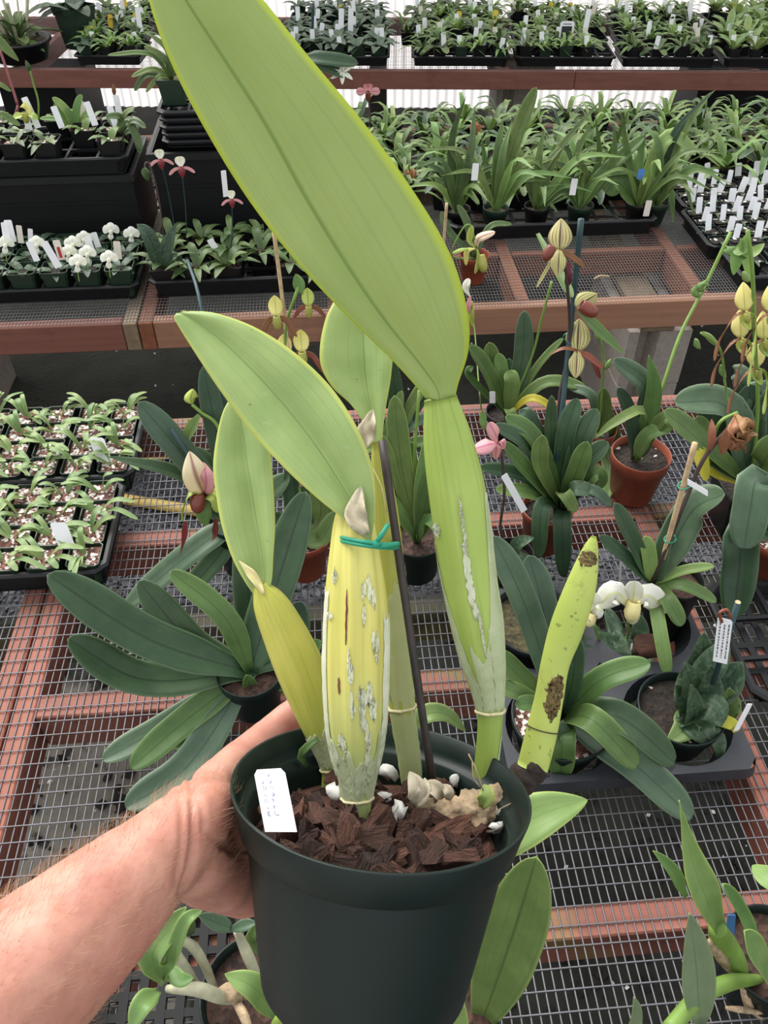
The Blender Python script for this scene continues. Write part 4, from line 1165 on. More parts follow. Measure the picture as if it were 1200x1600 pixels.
# ---- pale yellow slipper flowers on a tan stake, between the held leaves
B = onY(480, 905, 1.10); B.z = TOP + .095
pl = thing('slipper_orchid', 'slipper orchid in a terracotta pot, pale yellow-green flowers in front of the middle bench', 'orchid', (B.x, B.y, TOP))
lathe_pot(pl, (B.x, B.y, TOP), .052, .10, 'pot_terracotta', 'soil_perlite')
for s in (((470, 820), (455, 720), .02, .05, 42, 'leaf_deep'), ((500, 810), (500, 730), .02, .04, 36, 'leaf_green'), ((462, 850), (430, 800), -.02, -.02, 28, 'leaf_deep'), ((500, 845), (525, 800), -.02, 0, 28, 'leaf_green'), ((478, 840), (476, 770), .03, .06, 26, 'leaf_green')):
    pxleaf(pl, B, s)
yb = B.y + .12
stem(pl, [B, onY(468, 760, B.y + .04), onY(455, 620, yb), onY(446, 520, yb), onY(466, 448, yb)], .0026)
for (x, y, s, dr) in ((432, 494, .030, 1.2), (446, 555, .032, 1.2), (472, 550, .034, 1.1), (482, 478, .026, .7)):
    c = onY(x, y, yb - .01); slipper(pl, c, (CAM - c), s, 'petal_yellow' if x != 482 else 'petal_green', 'petal_brown', 'pouch_green', droop=dr, lw=.16, dl=1.1, twist=.8)
addblade('bud', pl, [onY(472, 460, yb), onY(468, 444, yb), onY(462, 428, yb)], .010, 'leaf_bright', prof='ellip', fold=-.6, th=.001)
stick('plant_stake', 'tan bamboo stake between the big held leaf and the pale yellow flowers', 'stake', [onY(427, 355, yb + .02), onY(446, 510, yb + .01), onY(470, 760, B.y + .03)], .0032, 'stake_tan')
stick('plant_stake', 'dark teal stake behind the tip of the wide pale held leaf', 'stake', [onY(293, 407, 1.9), onY(314, 480, 1.72), Vector((onY(330, 640, 1.45).x, 1.5, TOP))], .0042, 'stake_teal')
# small maroon petal ends by the pale leaf
c = onY(432, 745, 1.2)

# ---- large dark strap-leaved plant at left
B = onY(404, 1118, .80); B.z = max(B.z, TOP + .09)
pl = thing('strap_leaf_orchid', 'big dark green strap-leaved orchid fanning out to the left, above the forearm', 'orchid', (B.x, B.y, TOP))
lathe_pot(pl, (B.x, B.y, TOP), .055, B.z - TOP + .012, 'pot_green', 'soil_bark')
for s in (((235, 1000), (74, 898), .0, .02, 66, 'leaf_deep'), ((225, 1062), (106, 998), -.02, -.01, 56, 'leaf_deep'), ((305, 1010), (216, 908), .02, .06, 52, 'leaf_deep'), ((352, 965), (266, 892), .03, .07, 38, 'leaf_green'),
          ((418, 960), (478, 768), .05, .14, 62, 'leaf_deep'), ((392, 990), (380, 830), .06, .14, 46, 'leaf_deep'), ((300, 1118), (204, 1200), -.05, -.08, 46, 'leaf_green'), ((255, 1135), (160, 1188), -.04, -.07, 40, 'leaf_blue'), ((330, 1150), (270, 1168), -.05, -.07, 26, 'leaf_green'),
          ((295, 1195), (196, 1262), -.08, -.12, 54, 'leaf_blue'), ((450, 1062), (500, 1000), .0, .02, 34, 'leaf_green'), ((455, 1010), (470, 940), .03, .06, 40, 'leaf_deep'), ((370, 1070), (330, 1010), .01, .03, 30, 'leaf_green'), ((430, 1075), (455, 1020), .01, .02, 32, 'leaf_bright'), ((395, 1085), (385, 1055), -.02, -.02, 24, 'leaf_green')):
    pxleaf(pl, B, s, th=.0016, nl=16, nw=6)
stick('plant_stake', 'dark stake beside the fat left bulb, in the dark strap-leaved plant', 'stake', [onY(372, 880, .98), onY(390, 1060, .86)], .0032, 'stake_teal')

# ---- bright plant in a dark green pot behind the held stake
B = on(650, 893, TOP); c = B.copy(); c.z = onY(645, 800, B.y).z
pl = thing('bright_leaf_orchid', 'bright green orchid in a dark green pot, seen between the held bulbs', 'orchid', (B.x, B.y, TOP))
lathe_pot(pl, (B.x, B.y, TOP), .054, .10, 'pot_green', 'soil_bark')
c = Vector((B.x, B.y, TOP + .085))
for s in (((628, 730), (616, 618), .01, .03, 34, 'leaf_green'), ((612, 755), (596, 680), .0, .01, 28, 'leaf_green'), ((668, 730), (690, 660), .0, .0, 32, 'leaf_bright'), ((675, 755), (712, 690), -.01, 0, 30, 'leaf_green'), ((615, 790), (590, 768), -.02, -.03, 24, 'leaf_bright'), ((680, 800), (712, 790), -.02, -.02, 24, 'leaf_bright'),
          ((670, 812), (698, 842), -.04, -.07, 22, 'leaf_bright'), ((640, 760), (642, 690), .02, .04, 24, 'leaf_green')):
    pxleaf(pl, c, s)
stem(pl, [c, onY(648, 720, c.y + .02), onY(655, 610, c.y + .05)], .0028)
# ---- plant behind it, close to the far edge
B = on(610, 740, TOP); c = Vector((B.x, B.y, TOP + .07))
pl = thing('mixed_leaf_orchid', 'leafy orchid in a terracotta pot near the far edge, behind the slender held bulb', 'orchid', (B.x, B.y, TOP))
lathe_pot(pl, (B.x, B.y, TOP), .045, .085, 'pot_terracotta', 'soil_bark')
for s in (((620, 650), (612, 560), .02, .04, 24, 'leaf_deep'), ((606, 690), (628, 610), .0, .02, 22, 'leaf_bright'), ((640, 640), (668, 590), .01, .02, 20, 'leaf_green'), ((590, 660), (566, 600), .01, .02, 24, 'leaf_deep'), ((640, 665), (675, 650), .0, .02, 20, 'leaf_blue'), ((660, 690), (690, 700), -.02, -.03, 20, 'leaf_green'), ((665, 620), (690, 592), .02, .02, 14, 'leaf_deep'), ((575, 700), (555, 720), -.03, -.05, 20, 'leaf_green'), ((680, 600), (700, 620), .03, .02, 10, 'leaf_yellow')):
    pxleaf(pl, c, s)

# ---- light plant in a black pot at the far edge
B = on(788, 690, TOP); c = Vector((B.x, B.y, TOP + .075))
pl = thing('fan_leaf_orchid', 'fan-leaved orchid with one yellow leaf, in a black pot at the far edge', 'orchid', (B.x, B.y, TOP))
lathe_pot(pl, (B.x, B.y, TOP), .05, .088, 'pot_black', 'soil_dark')
for s in (((815, 570), (820, 485), .03, .05, 29, 'leaf_blue'), ((762, 580), (734, 540), .0, .0, 24, 'leaf_green'), ((772, 585), (764, 535), .02, .03, 28, 'leaf_green'), ((785, 585), (778, 552), .01, .02, 20, 'leaf_bright'), ((838, 575), (880, 528), .02, .03, 12, 'leaf_green'), ((850, 598), (915, 604), -.01, -.02, 20, 'leaf_green'),
          ((830, 622), (868, 640), -.03, -.05, 13, 'leaf_yellow'), ((790, 605), (796, 560), .03, .05, 22, 'leaf_blue'), ((796, 640), (806, 668), -.05, -.07, 16, 'leaf_green'), ((735, 590), (738, 572), .0, .0, 12, 'leaf_green'), ((800, 600), (792, 580), -.01, .0, 24, 'leaf_bright')):
    pxleaf(pl, c, s)
stem(pl, [c, onY(830, 560, c.y + .02), onY(846, 500, c.y + .02), onY(862, 440, c.y + .02)], .0026)
ptag('small white tag in the black pot at the far edge', onY(765, 630, c.y - .03), onY(774, 630, c.y - .03), onY(774, 612, c.y - .03))

# ---- slipper orchid clump with striped flowers on a dark stake
B = on(868, 850, TOP); c = Vector((B.x, B.y, TOP + .095))
pl = thing('slipper_orchid', 'clump of dark strap leaves bearing yellow and brown striped slipper flowers', 'orchid', (B.x, B.y, TOP))
lathe_pot(pl, (B.x - .03, B.y, TOP), .05, .105, 'pot_terracotta', 'soil_dark')
for s in (((838, 690), (790, 650), .0, .02, 28, 'leaf_green'), ((826, 700), (772, 664), -.01, -.01, 26, 'leaf_deep'), ((862, 700), (862, 618), .02, .03, 20, 'leaf_deep'), ((882, 690), (902, 622), .01, .04, 30, 'leaf_deep'), ((905, 700), (932, 638), .0, .03, 32, 'leaf_deep'), ((912, 728), (950, 690), -.01, .0, 30, 'leaf_deep'), ((845, 730), (848, 680), -.03, -.03, 26, 'leaf_green'),
          ((900, 740), (918, 690), -.03, -.03, 30, 'leaf_green'), ((832, 745), (784, 690), -.03, -.04, 26, 'leaf_green'), ((820, 745), (748, 730), -.02, -.03, 24, 'leaf_deep'), ((848, 790), (842, 872), -.06, -.10, 26, 'leaf_deep'), ((878, 810), (880, 902), -.07, -.11, 28, 'leaf_deep'), ((895, 765), (935, 770), -.05, -.05, 26, 'leaf_blue'),
          ((920, 765), (956, 790), -.05, -.07, 18, 'leaf_blue'), ((930, 740), (940, 765), -.03, -.02, 26, 'leaf_green'), ((836, 668), (812, 640), .03, .05, 22, 'leaf_deep'), ((825, 770), (775, 765), -.04, -.05, 24, 'leaf_bright'), ((880, 770), (900, 800), -.06, -.08, 22, 'leaf_green')):
    pxleaf(pl, c, s)
ys = c.y + .12
sk = [onY(908, 342, ys + .05), onY(893, 500, ys + .02), onY(870, 720, c.y + .0)]
stick('plant_stake', 'dark blue-black stake carrying the striped slipper flowers', 'stake', sk, .0052, 'stake_teal')
stem(pl, [c, onY(872, 640, c.y + .06), onY(890, 540, ys), onY(886, 440, ys - .01), onY(880, 400, ys - .01)], .0028, 'stem_dark')
for (x, y, s, ps) in ((874, 390, .046, 'l'), (900, 480, .042, 'r'), (902, 548, .052, 'd')):
    f_ = onY(x, y, ys - .015); u_ = RC @ Vector((.06, 1, 0)); V = (CAM - f_).normalized()
    if ps == 'r': u_ = RC @ Vector((.8, .5, 0))
    addblade('dorsal_sepal', pl, [f_, f_ + u_ * s * .55 + V * .004, f_ + u_ * s * 1.1], s * .42, 'petal_striped', V, prof='ellip', fold=-.25, nl=12, nw=6, th=.0006)
    if ps != 'r': addblade('synsepal', pl, [f_, f_ - u_ * s * .5 + V * .003, f_ - u_ * s * .95], s * .27, 'petal_striped', V, prof='lance', fold=-.2, nl=10, nw=6, th=.0006)
    if ps == 'l': egg(pl, onY(857, 396, ys - .03), RC @ Vector((.4, .8, .4)), .009, .026, 'pouch_brown'); addblade('petal', pl, [f_, onY(858, 415, ys - .02), onY(838, 450, ys - .03)], .003, 'petal_striped', prof='strap', th=.0004)
    if ps == 'r': egg(pl, onY(920, 484, ys - .03), RC @ Vector((-.9, .5, .2)), .0125, .034, 'pouch_brown')
    if ps == 'd':
        for q in ((925, 560, 938, 592), (880, 545, 858, 556)): addblade('petal', pl, [f_, onY(q[0], q[1], ys - .02), onY(q[2], q[3], ys - .02)], .005, 'petal_brown', prof='strap', th=.0004, twist=1)
    if ps != 'r': addblade('petal', pl, [f_, f_ + (RC @ Vector((.9, -.5, 0))) * s * .5, f_ + (RC @ Vector((.9, -.6, 0))) * s], s * .1, 'petal_brown', V, prof='strap', th=.0004)
addblade('bract', pl, [onY(886, 450, ys), onY(888, 430, ys - .01), onY(886, 408, ys)], .006, 'petal_maroon', prof='lance', fold=.5, th=.0006)
addblade('leaf', pl, [onY(840, 395 - 30, ys + .15), onY(875, 430, ys + .05), onY(895, 465, ys)], .008, 'leaf_green', prof='strap')
addblade('leaf', pl, [onY(902, 485, ys), onY(935, 515, ys), onY(975, 553, ys - .01)], .011, 'leaf_green', prof='lance')
t_ = MB().tube([onY(886, 526, ys + .02) + Vector((.007 * math.cos(a), .0, .007 * math.sin(a))) for a in [k * .6 for k in range(11)]], .0012, 5).build('plant_tie', 'tie_green', smooth=True, loc=onY(886, 526, ys)); setp(t_, 'bright green tie on the dark stake between the striped flowers', 'tie')

# ---- green stems with buds, left of the block
B = on(935, 735, TOP); c = Vector((B.x, B.y + .05, TOP + .07))
pl = thing('budding_orchid', 'slender green stem with small buds, in a pot behind the striped-flower clump', 'orchid', (B.x, B.y + .05, TOP))
lathe_pot(pl, (B.x, B.y + .05, TOP), .04, .08, 'pot_terracotta', 'soil_dark')
for s in (((944, 650), (942, 606), .0, .01, 22, 'leaf_green'), ((925, 620), (888, 604), .02, .05, 16, 'leaf_blue'), ((960, 690), (950, 640), .0, .0, 20, 'leaf_green'), ((952, 730), (948, 780), -.05, -.08, 22, 'leaf_green')): pxleaf(pl, c, s)
stem(pl, [c, onY(940, 620, c.y), onY(943, 560, c.y), onY(938, 525, c.y)], .0024)
for (x0, y0, x1, y1) in ((943, 577, 955, 560), (938, 530, 930, 515), (938, 528, 946, 513)):
    addblade('bud', pl, [onY(x0, y0, c.y), onY((x0 + x1) / 2 + 1, (y0 + y1) / 2, c.y - .005), onY(x1, y1, c.y)], .006, 'leaf_bright', prof='ellip', fold=-.7, th=.001)

# ---- plant in the round red-brown pot
B = on(985, 772, TOP); h_ = .115
pl = thing('terracotta_pot_orchid', 'orchid in a round red-brown pot full of dark mix, tall green stem', 'orchid', (B.x, B.y, TOP))
lathe_pot(pl, (B.x, B.y, TOP), .061, h_, 'pot_terracotta', 'soil_dark', rim=.03)
c = Vector((B.x - .012, B.y - .005, TOP + h_ - .015))
for s in (((1012, 615), (958, 562), .03, .04, 36, 'leaf_blue'), ((985, 650), (965, 606), .02, .03, 22, 'leaf_blue'), ((1020, 625), (1014, 555), .02, .03, 27, 'leaf_bright', 'lance'), ((1035, 655), (1060, 668), -.01, -.03, 22, 'leaf_green'), ((1012, 680), (1052, 666), -.01, -.02, 24, 'leaf_bright'), ((1008, 690), (1022, 640), .01, .03, 24, 'leaf_deep')):
    pxleaf(pl, c, s)
addblade('leaf', pl, [onY(1010, 668, c.y + .01), onY(1002, 640, c.y - .02), onY(960, 660, c.y - .04), onY(930, 684, c.y - .05)], .0105, 'leaf_green', prof='lance')
stem(pl, [c, onY(1030, 620, c.y + .03), onY(1062, 525, c.y + .10), onY(1100, 450, c.y + .16), onY(1142, 362, c.y + .20)], .0036)
for (x, y, x1, y1) in ((1096, 462, 1088, 445), (1100, 455, 1104, 437), (1130, 392, 1150, 385)):
    addblade('bud', pl, [onY(x, y, c.y + .15), onY((x + x1) / 2 - 3, (y + y1) / 2, c.y + .145), onY(x1, y1, c.y + .15)], .010, 'leaf_bright', prof='ellip', fold=-.7, th=.001)
for q in ((1165, 400, 1156, 372), (1150, 405, 1146, 430), (1175, 395, 1195, 380), (1165, 405, 1172, 440), (1158, 390, 1170, 362)):
    addblade('leaf', pl, [onY(1142 + (q[0] - 1142) * .3, 390, c.y + .2), onY(q[0], q[1], c.y + .19), onY(q[2], q[3], c.y + .19)], .012, 'leaf_bright', prof='ellip', fold=.3)

# ---- broad-leaved slipper orchids at the right edge
B = on(1150, 815, TOP); c = Vector((B.x, B.y, TOP + .10))
pl = thing('broad_leaf_orchid', 'broad dark-leaved slipper orchid at the right edge with pale yellow flowers', 'orchid', (B.x, B.y, TOP))
b_ = MB(); w_ = .13
square_pot_mesh(.13, .11).build('pot', 'pot_black', pl, local=True)
v, f = mix_disc(.115, .095, 3); mobj('potting_mix', v, f, 'soil_dark', pl, local=True)
for s in (((1140, 640), (1054, 628), .02, .01, 54, 'leaf_blue'), ((1170, 680), (1172, 600), .03, .06, 50, 'leaf_deep'), ((1095, 690), (1038, 642), -.03, -.03, 38, 'leaf_green'), ((1120, 680), (1102, 610), .02, .06, 42, 'leaf_deep'), ((1190, 690), (1215, 600), .02, .04, 50, 'leaf_deep'),
          ((1180, 620), (1230, 640), .05, .04, 40, 'leaf_blue'), ((1195, 720), (1215, 680), -.05, -.05, 44, 'leaf_green'), ((1110, 710), (1090, 650), -.01, .02, 36, 'leaf_green'), ((1160, 600), (1146, 585), .08, .1, 30, 'leaf_blue')):
    pxleaf(pl, c, s, th=.0016, nl=14, nw=6)
addblade('leaf', pl, [c, onY(1108, 735, c.y - .03), onY(1092, 700, c.y - .05), onY(1104, 752, c.y - .07)], .014, 'leaf_yellow', prof='strap')
for (x, y) in ((1164, 478), (1158, 520), (1194, 522), (1182, 566), (1206, 480)):
    f_ = onY(x, y + 8, c.y + .03); V = (CAM - f_).normalized(); u_ = RC @ Vector((-.15, 1, .2))
    addblade('dorsal_sepal', pl, [f_, f_ + u_ * .022 + V * .003, f_ + u_ * .047 - V * .003], .0155, 'petal_yellow', V, prof='ellip', fold=-.35, nl=10, nw=6, th=.0006)
    addblade('synsepal', pl, [f_, f_ - u_ * .014, f_ + RC @ Vector((.01, -.032, 0))], .009, 'petal_green', V, prof='lance', fold=.2, nl=8, nw=4, th=.0005)
    for k in (-1, 1):
        addblade('petal', pl, [f_, f_ + RC @ Vector((k * .018, -.012, 0)), f_ + RC @ Vector((k * .03 - .012, -.05, 0)), f_ + RC @ Vector((k * .032 - .02, -.085, .0))], .0042, 'petal_green' if k > 0 else 'petal_brown', V, prof='strap', fold=.3, nl=14, nw=2, th=.0005, twist=3)
    egg(pl, f_ + V * .008 + RC @ Vector((.004, -.012, 0)), RC @ Vector((-.2, .8, .5)), .006, .018, 'pouch_green')
stem(pl, [c, onY(1184, 640, c.y + .01), onY(1180, 540, c.y + .03), onY(1176, 430, c.y + .04), onY(1168, 360, c.y + .05)], .0034)
for q in ((1125, 540, 1098, 518), (1095, 545, 1085, 530), (1135, 590, 1125, 570), (1172, 440, 1160, 425)):
    addblade('bud', pl, [onY(q[0], q[1], c.y + .02), onY((q[0] + q[2]) / 2, (q[1] + q[3]) / 2 - 3, c.y + .02), onY(q[2], q[3], c.y + .02)], .007, 'leaf_bright', prof='ellip', fold=-.7, th=.0008)
stem(pl, [onY(1140, 640, c.y + .01), onY(1133, 600, c.y + .02), onY(1125, 545, c.y + .02), onY(1095, 520, c.y + .02)], .0022)
B2 = on(1195, 900, TOP); c2 = Vector((B2.x, B2.y, TOP + .095))
pl = thing('drooping_leaf_orchid', 'slipper orchid in a terracotta pot at right edge, two big leaves hanging down', 'orchid', (B2.x, B2.y, TOP))
lathe_pot(pl, (B2.x, B2.y, TOP), .052, .105, 'pot_terracotta', 'soil_perlite')
addblade('leaf', pl, [c2, onY(1185, 752, c2.y - .02), onY(1172, 800, c2.y - .06), onY(1162, 858, c2.y - .09)], .03, 'leaf_blue', prof='strap', nl=16, nw=6, th=.0016)
addblade('leaf', pl, [c2, onY(1165, 830, c2.y - .06), onY(1155, 890, c2.y - .09), onY(1146, 965, c2.y - .13)], .030, 'leaf_deep', prof='strap', nl=16, nw=6, th=.0016)
addblade('leaf', pl, [c2, onY(1200, 790, c2.y), onY(1230, 760, c2.y - .02)], .028, 'leaf_deep', prof='strap', nl=12, nw=6, th=.0016)

# ---- plant with a tan stake, dark stem and a withered flower
B = on(1030, 985, TOP); c = Vector((B.x, B.y, TOP + .07)); c = onY(1018, 912, B.y)
pl = thing('withered_flower_orchid', 'orchid with a withered orange-brown flower on a dark stem, tied to a stake', 'orchid', (B.x, B.y, TOP))
lathe_pot(pl, (B.x, B.y, TOP), .045, max(.05, c.z - TOP + .01), 'pot_black', 'soil_bark')
for s in (((992, 850), (960, 786), .0, .02, 27, 'leaf_deep'), ((978, 872), (936, 838), -.01, -.01, 25, 'leaf_deep'), ((1014, 870), (1008, 838), .0, .01, 24, 'leaf_bright'), ((1065, 892), (1116, 884), -.01, -.02, 16, 'leaf_bright'), ((1070, 915), (1120, 940), -.03, -.05, 20, 'leaf_green'), ((1045, 940), (1066, 978), -.05, -.08, 26, 'leaf_green'), ((1030, 980), (1044, 1060), -.08, -.14, 22, 'leaf_bright')):
    pxleaf(pl, c, s)
addblade('leaf', pl, [c, onY(1052, 850, c.y + .02), onY(1085, 795, c.y + .03), onY(1132, 772, c.y + .0)], .028, 'leaf_blue', prof='strap', nl=16, nw=6, th=.0016)
addblade('leaf', pl, [c, onY(1032, 870, c.y + .01), onY(1050, 800, c.y + .04)], .014, 'leaf_deep', prof='lance', th=.0014)
stem(pl, [c, onY(1052, 830, c.y + .0), onY(1080, 760, c.y + .02), onY(1104, 710, c.y + .03), onY(1150, 656, c.y + .04)], .0034, 'stem_dark')
addblade('bract', pl, [onY(1108, 706, c.y + .03), onY(1112, 680, c.y + .02), onY(1112, 655, c.y + .03)], .006, 'petal_dried', prof='lance', fold=.5, th=.0006)
stem(pl, [onY(1110, 695, c.y + .03), onY(1125, 660, c.y + .03), onY(1152, 645, c.y + .04)], .0028, 'stem_green')
wr = random.Random(6)
for k in range(9):
    a = -1.9 + .35 * (k - 4) * .7; f_ = onY(1150, 648, c.y + .035)
    x1, y1 = 1150 + wr.uniform(-14, 22), 648 + wr.uniform(35, 60)
    if k == 0: x1, y1 = 1126, 710
    addblade('withered_petal', pl, [f_, onY((1150 + x1) / 2 + wr.uniform(-14, 14), 648 + (y1 - 648) * .5, c.y + .02 - .003 * k), onY(x1, y1, c.y + .03)], wr.uniform(.007, .011), 'petal_dried', prof='petal', fold=wr.uniform(.3, .9), nl=10, nw=4, th=.0006, wave=.6, twist=wr.uniform(-1, 1))
stick('plant_stake', 'tan bamboo stake supporting the dark stem with the withered flower', 'stake', [onY(1086, 692, c.y + .01), onY(1062, 780, c.y), onY(1036, 872, c.y - .0)], .0043, 'stake_tan')
for (x, y) in ((1066, 758), (1044, 842)):
    t_ = MB().tube([onY(x + 3, y, c.y + .002) + Vector((.009 * math.cos(a), .009 * math.sin(a), .003 * math.cos(a))) for a in [k * .6 for k in range(11)]], .0011, 5).build('plant_tie', 'tie_green', smooth=True, loc=onY(x, y, c.y)); setp(t_, 'green tie on the tan stake, %s of the two' % ('upper' if y < 800 else 'lower'), 'tie')
c0 = onY(1074, 748, c.y - .01); c1 = onY(1074, 757, c.y - .012)
ptag('white tag hanging edge-on from the dark stem above the tan stake\'s tie', c0, c1, onY(1106, 776, c.y - .03))

# ---- pink flower with a hanging tag
pf = thing('pink_slipper_orchid', 'faded pink slipper flower on a dark stem, right of the big held bulb', 'orchid', on(795, 905, TOP))
lathe_pot(pf, on(795, 905, TOP), .04, .075, 'pot_black', 'soil_dark'); c = on(795, 905, TOP) + Vector((0, 0, .062))
stem(pf, [c, onY(782, 830, c.y), onY(788, 770, c.y), onY(783, 700, c.y)], .0026, 'stem_dark')
for (x, y, x1, y1, w_) in ((775, 680, 764, 660, .011), (762, 695, 738, 702, .014), (776, 700, 774, 718, .008), (786, 690, 788, 702, .007)):
    addblade('petal', pf, [onY(778, 692, c.y - .005), onY(x, y, c.y - .012), onY(x1, y1, c.y - .005)], w_, 'petal_pink', prof='petal', fold=-.3, nl=10, nw=6, th=.0006)
addblade('bud', pf, [onY(770, 668, c.y), onY(758, 660, c.y), onY(754, 640, c.y)], .008, 'leaf_bright', prof='ellip', fold=-.6, th=.001)
for q in (((770, 860), (740, 842)), ((810, 850), (835, 840)), ((800, 870), (850, 880)), ((775, 880), (745, 890))):
    addblade('leaf', pf, [c, onY(*q[0], c.y - .01), onY(*q[1], c.y - .02)], .014, 'leaf_mottled', prof='lance', nl=10)
ptag('blank white tag hanging from the dark stem of the pink flower', onY(815, 802, c.y - .02), onY(824, 796, c.y - .02), onY(792, 739, c.y - .012))

# ---- grey carrier tray with round pockets, right
cx0, cx1 = on(790, 1180, .56).x, on(1172, 1160, .56).x; cy0, cy1 = on(1000, 1212, .56).y, on(1000, 905, .56).y
ct = thing('carrier_tray', 'dark grey pocket tray with rounded corners holding three potted orchids', 'tray', ((cx0 + cx1) / 2, (cy0 + cy1) / 2, TOP))
holes = [(on(875, 1150, .56), .056), (on(1100, 1165, .56), .052), (on(960, 1020, .56), .05), (on(1090, 1000, .56), .048)]
bm = bmesh.new(); HZ = .556
def rrect(x0, x1, y0, y1, r, n=6):
    p = []
    for cx, cy, a0 in ((x1 - r, y0 + r, -PI / 2), (x1 - r, y1 - r, 0), (x0 + r, y1 - r, PI / 2), (x0 + r, y0 + r, PI)):
        for k in range(n + 1): a = a0 + PI / 2 * k / n; p.append((cx + r * math.cos(a), cy + r * math.sin(a)))
    return p
hx = []
gw, gh = (cx1 - cx0) / 2, (cy1 - cy0) / 2
cells = [(cx0 + gw * i, cx0 + gw * (i + 1), cy0 + gh * j, cy0 + gh * (j + 1)) for i in range(2) for j in range(2)]
b = MB(); pockets = []
for (x0, x1, y0, y1) in cells:
    cx, cy = (x0 + x1) / 2, (y0 + y1) / 2; r = min(x1 - x0, y1 - y0) / 2 - .010; n = 32
    ring, sq = [], []
    for k in range(n):
        a = 2 * PI * (k + .5) / n; ca, sa = math.cos(a), math.sin(a)
        s = 1 / max(abs(ca) / ((x1 - x0) / 2), abs(sa) / ((y1 - y0) / 2))
        ring.append(Vector((cx + r * ca, cy + r * sa, HZ))); sq.append(Vector((cx + s * ca, cy + s * sa, HZ)))
    low = [Vector((cx + (p.x - cx) * .82, cy + (p.y - cy) * .82, TOP + .004)) for p in ring]
    b.add(sq + ring + low, [(k, (k + 1) % n, n + (k + 1) % n, n + k) for k in range(n)] + [(n + k, n + (k + 1) % n, 2 * n + (k + 1) % n, 2 * n + k) for k in range(n)])
    pockets.append((cx, cy, r))
sk_ = rrect(cx0, cx1, cy0, cy1, .02); n = len(sk_)
o_ = [Vector((x, y, HZ)) for x, y in sk_] + [Vector((x, y, HZ - .022)) for x, y in rrect(cx0 - .004, cx1 + .004, cy0 - .004, cy1 + .004, .022)]
b.add(o_, [(k, (k + 1) % n, n + (k + 1) % n, n + k) for k in range(n)])
b.build('tray_body', 'tray_grey', ct)
pk = {('L', 'F'): pockets[0], ('L', 'B'): pockets[1], ('R', 'F'): pockets[2], ('R', 'B'): pockets[3]}
def pocket_pot(pl, p, mat, soilm, r=None): lathe_pot(pl, (p[0], p[1], TOP + .004), (r or p[2] * .93), .078, mat, soilm, taper=.78)

# strap plant in the front-left pocket
p = pk[('L', 'F')]; c = Vector((p[0], p[1], TOP + .075))
pl = thing('strap_leaf_orchid', 'green strap-leaved orchid in the grey pocket tray, front left, beside the held pot', 'orchid', (p[0], p[1], TOP + .004))
pocket_pot(pl, p, 'pot_green', 'soil_perlite')
for s in (((822, 950), (770, 838), .02, .06, 44, 'leaf_blue'), ((850, 960), (826, 868), .03, .07, 46, 'leaf_blue'), ((868, 1000), (872, 942), .02, .04, 28, 'leaf_blue'), ((940, 1062), (1016, 1036), -.01, -.01, 40, 'leaf_green'), ((965, 1120), (1055, 1192), -.05, -.08, 52, 'leaf_deep'), ((925, 1125), (996, 1198), -.06, -.1, 44, 'leaf_green'),
          ((985, 1190), (1082, 1278), -.08, -.14, 54, 'leaf_blue'), ((878, 1155), (876, 1218), -.06, -.08, 42, 'leaf_green'), ((815, 1060), (772, 1018), .0, .01, 34, 'leaf_green'), ((835, 1100), (806, 1102), -.03, -.04, 26, 'leaf_green'), ((895, 1060), (900, 990), .01, .03, 30, 'leaf_deep'), ((815, 1085), (776, 1070), -.02, -.02, 28, 'leaf_green'), ((865, 1130), (892, 1162), -.04, -.06, 30, 'leaf_deep')):
    pxleaf(pl, c, s, th=.0016, nl=16, nw=6)
# white flowers
p = pk[('L', 'B')]; c = Vector((p[0], p[1], TOP + .075))
pl = thing('white_flowered_orchid', 'dark mottled orchid with two white and yellow flowers in the grey pocket tray', 'orchid', (p[0], p[1], TOP + .004))
pocket_pot(pl, p, 'pot_black', 'soil_moss')
for s in (((985, 1010), (1000, 960), .0, .01, 28, 'leaf_mottled'), ((935, 1020), (918, 970), .0, .01, 26, 'leaf_mottled'), ((1000, 1070), (1016, 1110), -.06, -.1, 26, 'leaf_mottled'), ((985, 1080), (988, 1130), -.07, -.11, 26, 'leaf_mottled'), ((950, 1070), (940, 1120), -.06, -.1, 30, 'leaf_mottled'), ((955, 1000), (950, 950), .03, .05, 24, 'leaf_mottled'), ((1005, 1045), (1040, 1060), -.04, -.05, 24, 'leaf_mottled'), ((970, 1035), (962, 985), -.01, .0, 26, 'leaf_mottled'), ((940, 1045), (905, 1030), -.03, -.03, 26, 'leaf_mottled'), ((990, 1040), (1012, 1010), -.01, .0, 24, 'leaf_mottled'), ((965, 1075), (962, 1125), -.06, -.1, 28, 'leaf_mottled')):
    pxleaf(pl, c, s)
yf = c.y - .02
f1 = onY(985, 948, yf)
stem(pl, [c, onY(968, 1000, yf + .005), onY(982, 966, yf + .004)], .0026)
for (mx, my, tx, ty, w_) in ((962, 926, 934, 948, .021), (1012, 930, 1042, 958, .021), (990, 930, 991, 908, .015), (988, 958, 988, 976, .013)):
    V = (CAM - f1).normalized(); addblade('petal' if w_ > .02 else 'sepal', pl, [f1, onY(mx, my, yf - .008), onY(tx, ty, yf - .004)], w_, 'petal_white', V, prof='petal', fold=-.2, nl=10, nw=6, th=.0007, wave=.06)
egg(pl, onY(988, 955, yf - .016), RC @ Vector((.1, .9, .3)), .0135, .036, 'pouch_cream')
f2 = onY(922, 958, yf - .01)
stem(pl, [c, onY(936, 1020, yf - .01), onY(928, 975, yf - .008)], .0026)
